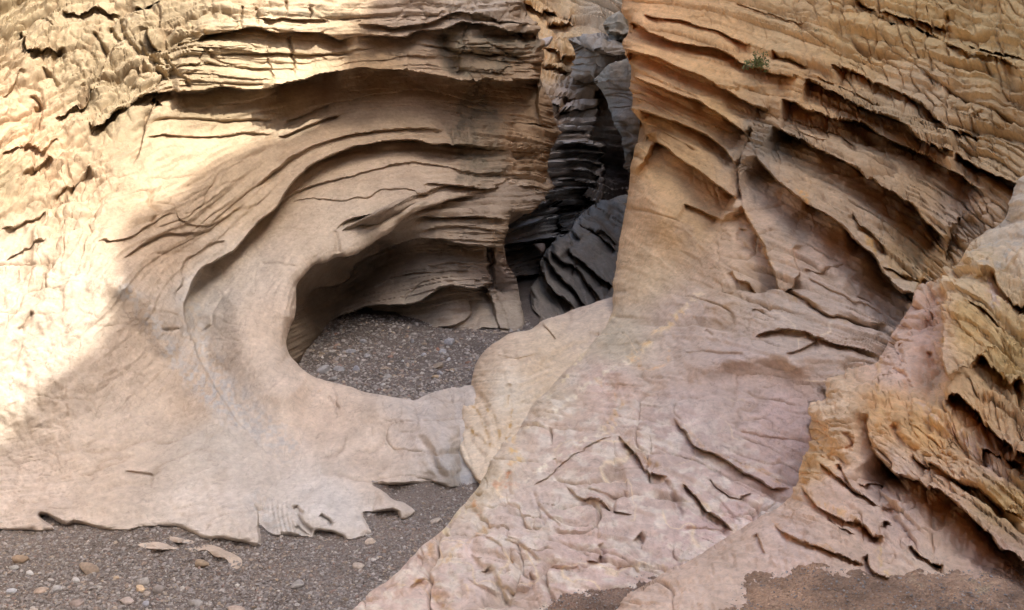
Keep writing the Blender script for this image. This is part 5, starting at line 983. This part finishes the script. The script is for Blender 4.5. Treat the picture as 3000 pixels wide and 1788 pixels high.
def reg_pool(n):
    py = rng.uniform(925, 1185, n); px = rng.uniform(840, 1560, n)
    p = unproj(px, py, gdepth(py)); p[:, 2] = ground_z(p[:, 0], p[:, 1]); return p
grav_field(30000, reg_main, (.003, .013), 'gravel', 'fine grey and brown pebbles strewn over the canyon floor')
grav_field(8000, reg_pool, (.006, .024), 'gravel', 'grey pebbles and cobbles strewn over the alcove floor')
def reg_bench(n):
    py = rng.uniform(1600, 1830, n); px = rng.uniform(2100, 3100, n)
    ins = inside_pts(smooth_line(nb, 4, True), px, py)
    px, py = px[ins], py[ins]; return unproj(px, py, BG2.depth_at(px, py)-.004)
def inside_pts(poly, px, py):
    r = np.zeros(len(px), bool); n = len(poly)
    for i in range(n):
        a, b = poly[i], poly[(i+1) % n]
        m = (a[1] > py) != (b[1] > py)
        if a[1] != b[1]: r ^= m & (px < a[0]+(py-a[1])*(b[0]-a[0])/(b[1]-a[1]))
    return r
grav_field(4500, reg_bench, (.001, .0045), 'gravel', 'small grit and pebbles on the bench at the lower right')
def reg_cleft(n):
    py = rng.uniform(1680, 1830, n); px = rng.uniform(1500, 2000, n); ins = inside_pts(smooth_line(nb3, 4, True), px, py)
    px, py = px[ins], py[ins]; return unproj(px, py, BG3.depth_at(px, py)-.004)
grav_field(1200, reg_cleft, (.002, .006), 'gravel', 'fine pebbles in the cleft between slab and near rock')

def stone_mesh(seed, ang=.25):
    r = np.random.default_rng(seed); V = S3V.copy()
    # facets: cut by a few random planes
    for _ in range(13):
        nrm = r.standard_normal(3); nrm /= np.linalg.norm(nrm); h = r.uniform(.48, .82)
        dd = V@nrm; V = np.where((dd > h)[:, None], V - (dd-h)[:, None]*nrm*(1-ang), V)
    V = V*(1+.05*fbm(V[:, 0]*2, V[:, 1]*2, V[:, 2]*2, 3, seed)[:, None]); return V
def stone(x, y, w, h, col, label=None, group=None, seed=0, z=0.0, flat=.6, at=None, name='stone', dep=None):
    """x, y: centre in the frame, w, h: size in the frame"""
    yb = y + h*.42
    d = float(gdepth(yb, z)) if dep is None else dep
    p = unproj(x, yb, d); wm = w/F0*d; hm = h/F0*d
    r = np.random.default_rng(seed+1000)
    V = stone_mesh(seed)*np.array([wm*.56, wm*.56*r.uniform(.6, .95), hm*.62])
    a = r.uniform(-.5, .5); ca, sa = math.cos(a), math.sin(a)
    V = np.stack([V[:, 0]*ca-V[:, 1]*sa, V[:, 0]*sa+V[:, 1]*ca, V[:, 2]+V[:, 0]*r.uniform(-.15, .15)], -1)
    c = np.tile(np.array([*col, 1.0]), (len(V), 1))
    c[:, :3] *= (1+.18*fbm(V[:, 0]*30, V[:, 1]*30, V[:, 2]*30, 2, seed)[:, None])
    o = mesh_obj(name, V, S3F, STONE, None, {'tint': ('FLOAT_COLOR', c)}, True, 35)
    o.location = (p[0], p[1], p[2]+hm*.12)
    tag(o, label, 'stone', group); return o
def q7(X, Y, w, h, col, label, sd, **k): x, y = fr('c7', [(X, Y)])[0]; return stone(x, y, w/2.473, h/2.473, col, label, None, sd, **k)
def q8(X, Y, w, h, col, label, sd, **k): x, y = fr('c8', [(X, Y)])[0]; return stone(x, y, w/2.473, h/2.473, col, label, None, sd, **k)
def qk(X, Y, w, h, col, label, sd, **k): x, y = fr('k', [(X, Y)])[0]; return stone(x, y, w/2.473, h/2.473, col, label, None, sd, **k)
WH, TAN, GR, RD = (.55, .54, .53), (.60, .47, .34), (.38, .36, .34), (.34, .22, .17)
q7(1020, 1312, 88, 44, (.66, .50, .34), 'tan oblong stone lying against a grey rounded stone on the gravel', 1)
q7(1045, 1262, 110, 70, GR, 'grey rounded stone touching the tan oblong stone on the gravel', 2)
q7(555, 1255, 62, 46, WH, 'small white stone on the gravel, between the tan block and the left edge', 3)
q7(210, 1205, 66, 42, WH, 'white flat stone on the gravel near the left edge, below the pale rock foot', 4)
q7(82, 1340, 84, 52, (.46, .47, .50), 'pale blue grey oval stone nearest to the left edge', 5)
q7(300, 1325, 100, 52, (.48, .38, .31), 'brown pink stone in the gravel beside a grey one', 6)
q7(405, 1318, 80, 56, (.42, .41, .41), 'grey angular stone right of the brown pink one', 7)
q7(150, 1095, 110, 90, (.36, .27, .19), 'brown block of rock half sunk in the gravel near the left edge', 8)
q7(640, 1165, 150, 80, (.33, .26, .20), 'wide brown slab stone half sunk in the gravel', 9)
q7(100, 1170, 80, 44, (.46, .46, .45), 'light grey wedge stone below the brown block', 10)
q7(1060, 1350, 70, 50, (.46, .40, .35), 'pinkish stone just below the tan oblong stone', 11)
q7(1155, 1320, 84, 80, (.35, .32, .30), 'dark grey blocky stone right of the tan oblong stone', 12)
q7(920, 1400, 110, 44, (.46, .39, .35), 'low pinkish grey stone below the tan oblong stone', 13)
q7(1060, 1425, 52, 52, (.42, .42, .46), 'bluish grey pebble near the lower edge of the gravel', 14)
q7(1420, 1415, 120, 44, GR, 'flat pale grey stone left of the big beige stone', 15)
q7(1715, 1458, 150, 70, (.52, .42, .35), 'big beige stone on the gravel at the bottom edge of the picture', 16)
q7(2160, 1288, 110, 40, GR, 'flat grey stone in the gravel below the rock feet', 17)
q7(560, 1420, 110, 60, (.34, .28, .25), 'dull brown stone near the lower left of the gravel', 18)
q7(840, 1240, 50, 24, TAN, 'small beige chip on the gravel left of the grey rounded stone', 19)
q7(1460, 1130, 120, 60, (.36, .28, .20), 'brown slab beside the pale rock patch in the gravel', 20)
q7(240, 1480, 90, 40, (.52, .46, .41), 'pale stone cut by the bottom edge at the left', 21)
q8(210, 975, 76, 62, (.62, .53, .45), 'pale beige stone at the tip of the rock foot', 22)
q8(690, 825, 90, 26, (.48, .42, .37), 'thin beige flake on the gravel beside the pink slab', 23)
q8(230, 1108, 46, 36, (.56, .52, .48), 'small white stone between the rock foot and the pink slab', 24)
q8(130, 1150, 90, 40, (.50, .44, .38), 'flat beige stone left of the small white stone', 25)
# alcove floor
qk(680, 1085, 72, 50, (.40, .40, .41), 'pale grey cobble in the middle of the alcove floor', 31)
qk(1198, 1155, 96, 56, (.30, .25, .20), 'brown oval cobble on the alcove floor', 32)
qk(1270, 1116, 42, 26, (.50, .50, .52), 'small white pebble above the brown oval cobble', 33)
qk(1232, 1058, 52, 50, (.42, .43, .46), 'light grey round cobble near the right of the alcove floor', 34)
qk(1088, 1078, 44, 40, (.42, .43, .46), 'light grey round cobble left of the larger one', 35)
qk(795, 1298, 46, 24, (.50, .48, .46), 'white chip near the front rim of the alcove', 36)
qk(1280, 980, 80, 60, (.38, .39, .43), 'bluish angular stone at the back of the alcove floor', 37)
qk(1010, 975, 30, 50, (.36, .37, .40), 'narrow upright bluish stone at the back of the alcove floor', 38)
qk(850, 1095, 56, 34, RD, 'reddish brown cobble in the middle of the alcove floor', 39)
qk(1190, 1040, 40, 36, (.36, .20, .15), 'rust red cobble left of the light grey round cobble', 40)
qk(370, 1180, 110, 70, (.33, .33, .34), 'broad grey boulder at the left of the alcove floor', 41)
qk(480, 1175, 90, 60, (.31, .31, .32), 'grey boulder right of the broad one on the alcove floor', 42)
qk(600, 1180, 60, 60, (.31, .32, .36), 'bluish grey cobble beside the two grey boulders', 43)
qk(830, 1235, 90, 46, (.33, .32, .31), 'flat grey stone below the reddish brown cobble', 44)
qk(1170, 1240, 60, 30, (.40, .31, .21), 'tan flat stone below the brown oval cobble', 45)
qk(940, 1130, 28, 22, (.54, .54, .54), 'tiny bright white pebble in the middle of the alcove', 46)
qk(660, 980, 60, 36, (.38, .38, .40), 'grey flat stone at the back left of the alcove floor', 47)
qk(560, 1050, 100, 40, (.33, .33, .35), 'long grey flat stone left of the pale grey cobble', 48)
qk(440, 1250, 70, 40, (.29, .29, .29), 'dark grey stone at the front left of the alcove floor', 49)
qk(1210, 1210, 50, 36, (.42, .42, .45), 'pale grey wedge pebble right of the tan flat stone', 50)
# cobbles one cannot tell apart
rr = random.Random(9)
def scatter(n, region, wr, label, group, sd0, far=False):
    k = 0; tries = 0
    while k < n and tries < 4000:
        tries += 1
        x, y = region()
        w = rr.uniform(*wr)
        c = PAL[rr.choices(range(8), [4, 3, 3, 2, 1, 2, 2, 1])[0]]*rr.uniform(.8, 1.1)*(.9 if far else 1.05)
        stone(x, y, w, w*rr.uniform(.4, .7), tuple(c), label, group, sd0+k); k += 1
def rmain():
    while True:
        x, y = rr.uniform(20, 1250), rr.uniform(1600, 1780)
        if y > 1610 and x < 1290-(y-1560)*1.15: return x, y
def rpool():
    while True:
        x, y = rr.uniform(900, 1390), rr.uniform(960, 1140)
        if y < 1110-(abs(x-1180)/300)**2*80 and x > 870+(1060-y)*.9: return x, y
scatter(45, rmain, (7, 17), 'grey or brown cobble among many on the canyon floor gravel', 'cobbles on the canyon floor', 400)
scatter(55, rpool, (8, 22), 'grey or brown cobble among many on the alcove floor', 'cobbles on the alcove floor', 600, True)

# pale bedrock humps showing through the gravel
def hump(L_, col, label, sd):
    pts_ = fr('c7', L_); c_ = pts_.mean(0)
    m = Mass(pts_, [(a, b, float(gdepth(b))-.004) for a, b in map(tuple, pts_)]+[(c_[0], c_[1], float(gdepth(c_[1]))-.06)], roll=(6, .02), skirt=.1, rough=4, seed=sd, step=2.0, margin=14)
    relief(m, lump=m.X*0+.012, strata=m.X*0+.005, fine=.003)
    o = m.build('bedrock_hump', ROCK, None, tints(m, [cp(c_[0], c_[1], col), cp(c_[0]+30, c_[1], col)]))
    tag(o, label, 'rock'); return o
hump([(1160, 960), (1210, 945), (1330, 965), (1420, 985), (1360, 1002), (1260, 990)], (.62, .53, .45), 'narrow pale bedrock hump in the gravel, the upper one of the left pair', 801)
hump([(1000, 1008), (1060, 990), (1180, 995), (1240, 1018), (1290, 1032), (1200, 1050), (1080, 1038)], (.62, .53, .45), 'pale bedrock hump in the gravel, the lower one of the left pair', 802)
hump([(1370, 1040), (1440, 1012), (1540, 1015), (1620, 1045), (1700, 1080), (1755, 1120), (1745, 1165), (1690, 1180), (1640, 1120), (1560, 1095), (1500, 1060), (1420, 1052)], (.60, .50, .41), 'long curved pale bedrock hump in the gravel nearest the camera', 803)

# ================================================================== small plants rooted in the ledges
def leaf_mat():
    m = bpy.data.materials.new('leaves'); m.use_nodes = True; nt = m.node_tree; b = nt.nodes['Principled BSDF']
    n = nd(nt, 'ShaderNodeTexNoise', Scale=40.0); r = nd(nt, 'ShaderNodeValToRGB'); r.color_ramp.elements[0].color = (.09, .13, .035, 1); r.color_ramp.elements[1].color = (.24, .27, .10, 1)
    g = nd(nt, 'ShaderNodeTexCoord'); nt.links.new(g.outputs['Object'], n.inputs[0]); nt.links.new(n.outputs[0], r.inputs[0]); nt.links.new(r.outputs[0], b.inputs['Base Color']); b.inputs['Roughness'].default_value = .7
    return m
def twig_mat():
    m = bpy.data.materials.new('dry_stem'); m.use_nodes = True; nt = m.node_tree; b = nt.nodes['Principled BSDF']
    n = nd(nt, 'ShaderNodeTexNoise', Scale=30.0); r = nd(nt, 'ShaderNodeValToRGB'); r.color_ramp.elements[0].color = (.22, .16, .09, 1); r.color_ramp.elements[1].color = (.40, .31, .19, 1)
    nt.links.new(n.outputs[0], r.inputs[0]); nt.links.new(r.outputs[0], b.inputs['Base Color']); b.inputs['Roughness'].default_value = .9; return m
LEAF, TWIG = leaf_mat(), twig_mat()
def plant(x, y, size, label, sd, leaves=60, stems=8, updir=.6, green=True):
    d = float(R.depth_at(x, y)); base = unproj(x, y, d-.03); r = random.Random(sd)
    root = empty('ledge_plant', tuple(base)); root['label'] = label; root['category'] = 'plant'
    SV, SF, LV, LF = [], [], [], []
    for i in range(stems):
        p = np.zeros(3); dr = np.array([r.uniform(-1, 1), r.uniform(-1, -.1), r.uniform(-.2, 1)*updir+.2]); dr /= np.linalg.norm(dr)
        L = size*r.uniform(.5, 1); n = 6; prev = None
        for k in range(n+1):
            rad = size*.018*(1-k/n*.7); ring = []
            u = np.cross(dr, [0, 0, 1.]); u /= np.linalg.norm(u)+1e-9; v = np.cross(dr, u)
            for j in range(4):
                a = j*math.pi/2; SV.append(p+rad*(math.cos(a)*u+math.sin(a)*v)); ring.append(len(SV)-1)
            if prev: SF += [(prev[j], prev[(j+1) % 4], ring[(j+1) % 4], ring[j]) for j in range(4)]
            prev = ring
            if k > 1:
                for q in range(max(1, leaves//(stems*n))):
                    c = p+np.array([r.gauss(0, 1) for _ in range(3)])*size*.07; s = size*r.uniform(.05, .11)
                    a = np.array([r.gauss(0, 1) for _ in range(3)]); a /= np.linalg.norm(a); b = np.cross(a, [r.gauss(0, 1) for _ in range(3)]); b /= np.linalg.norm(b)
                    i0 = len(LV); LV += [c-a*s, c+b*s*.4+np.array([0, 0, s*.1]), c+a*s, c-b*s*.4]; LF.append((i0, i0+1, i0+2, i0+3))
            p = p+dr*L/n; dr = dr+np.array([r.gauss(0, .25), r.gauss(0, .2), r.gauss(0, .2)]); dr /= np.linalg.norm(dr)
    o = mesh_obj('stem', SV, SF, TWIG); o.parent = root
    o = mesh_obj('foliage', LV, LF, LEAF if green else TWIG); o.parent = root
    return root
plant(2218, 196, .17, 'small green shrub drooping from a crack in the ledges', 1, 420, 12, .5)
plant(2388, 92, .06, 'tiny bright green tuft on the ochre rock above the shrub', 2, 60, 6)
plant(2344, 95, .05, 'faint tiny green sprig left of the bright tuft', 3, 20, 4)
plant(2290, 232, .12, 'dry leafless twig beside the green shrub', 4, 8, 5, .5, False)

# ================================================================== names of the rock masses
tag(left_wall, 'smooth pale water-carved wall with fluted grooves, dark alcove and cracked overhanging ledge, sunlit at the left', 'rock wall', kind='structure')
tag(right_wall, 'ochre wall of stacked slanting ledges running down into the cracked pink slab', 'rock wall', kind='structure')
tag(gully, 'dark blue grey layered rock at the back of the narrow slot', 'rock wall', kind='structure')
tag(outcrop, 'near orange and pink rock outcrop with dark hollows at the right edge', 'rock outcrop')
tag(slabD, 'dark slab with diagonal black grooves at the bottom of the slot', 'rock slab')
tag(slabJ, 'smooth grey slab leaning in the slot against the ledged wall', 'rock slab')
tag(bH, 'wide grey topped boulder jammed across the top of the slot', 'boulder')
tag(bQ, 'rough shaded boulder above the jammed one, touching the ledged wall', 'boulder')
tag(bK, 'small pinkish flake of rock on the brown slope behind the overhang', 'stone')
tag(bT, 'small pale triangular stone stuck above the diagonal slab', 'stone')
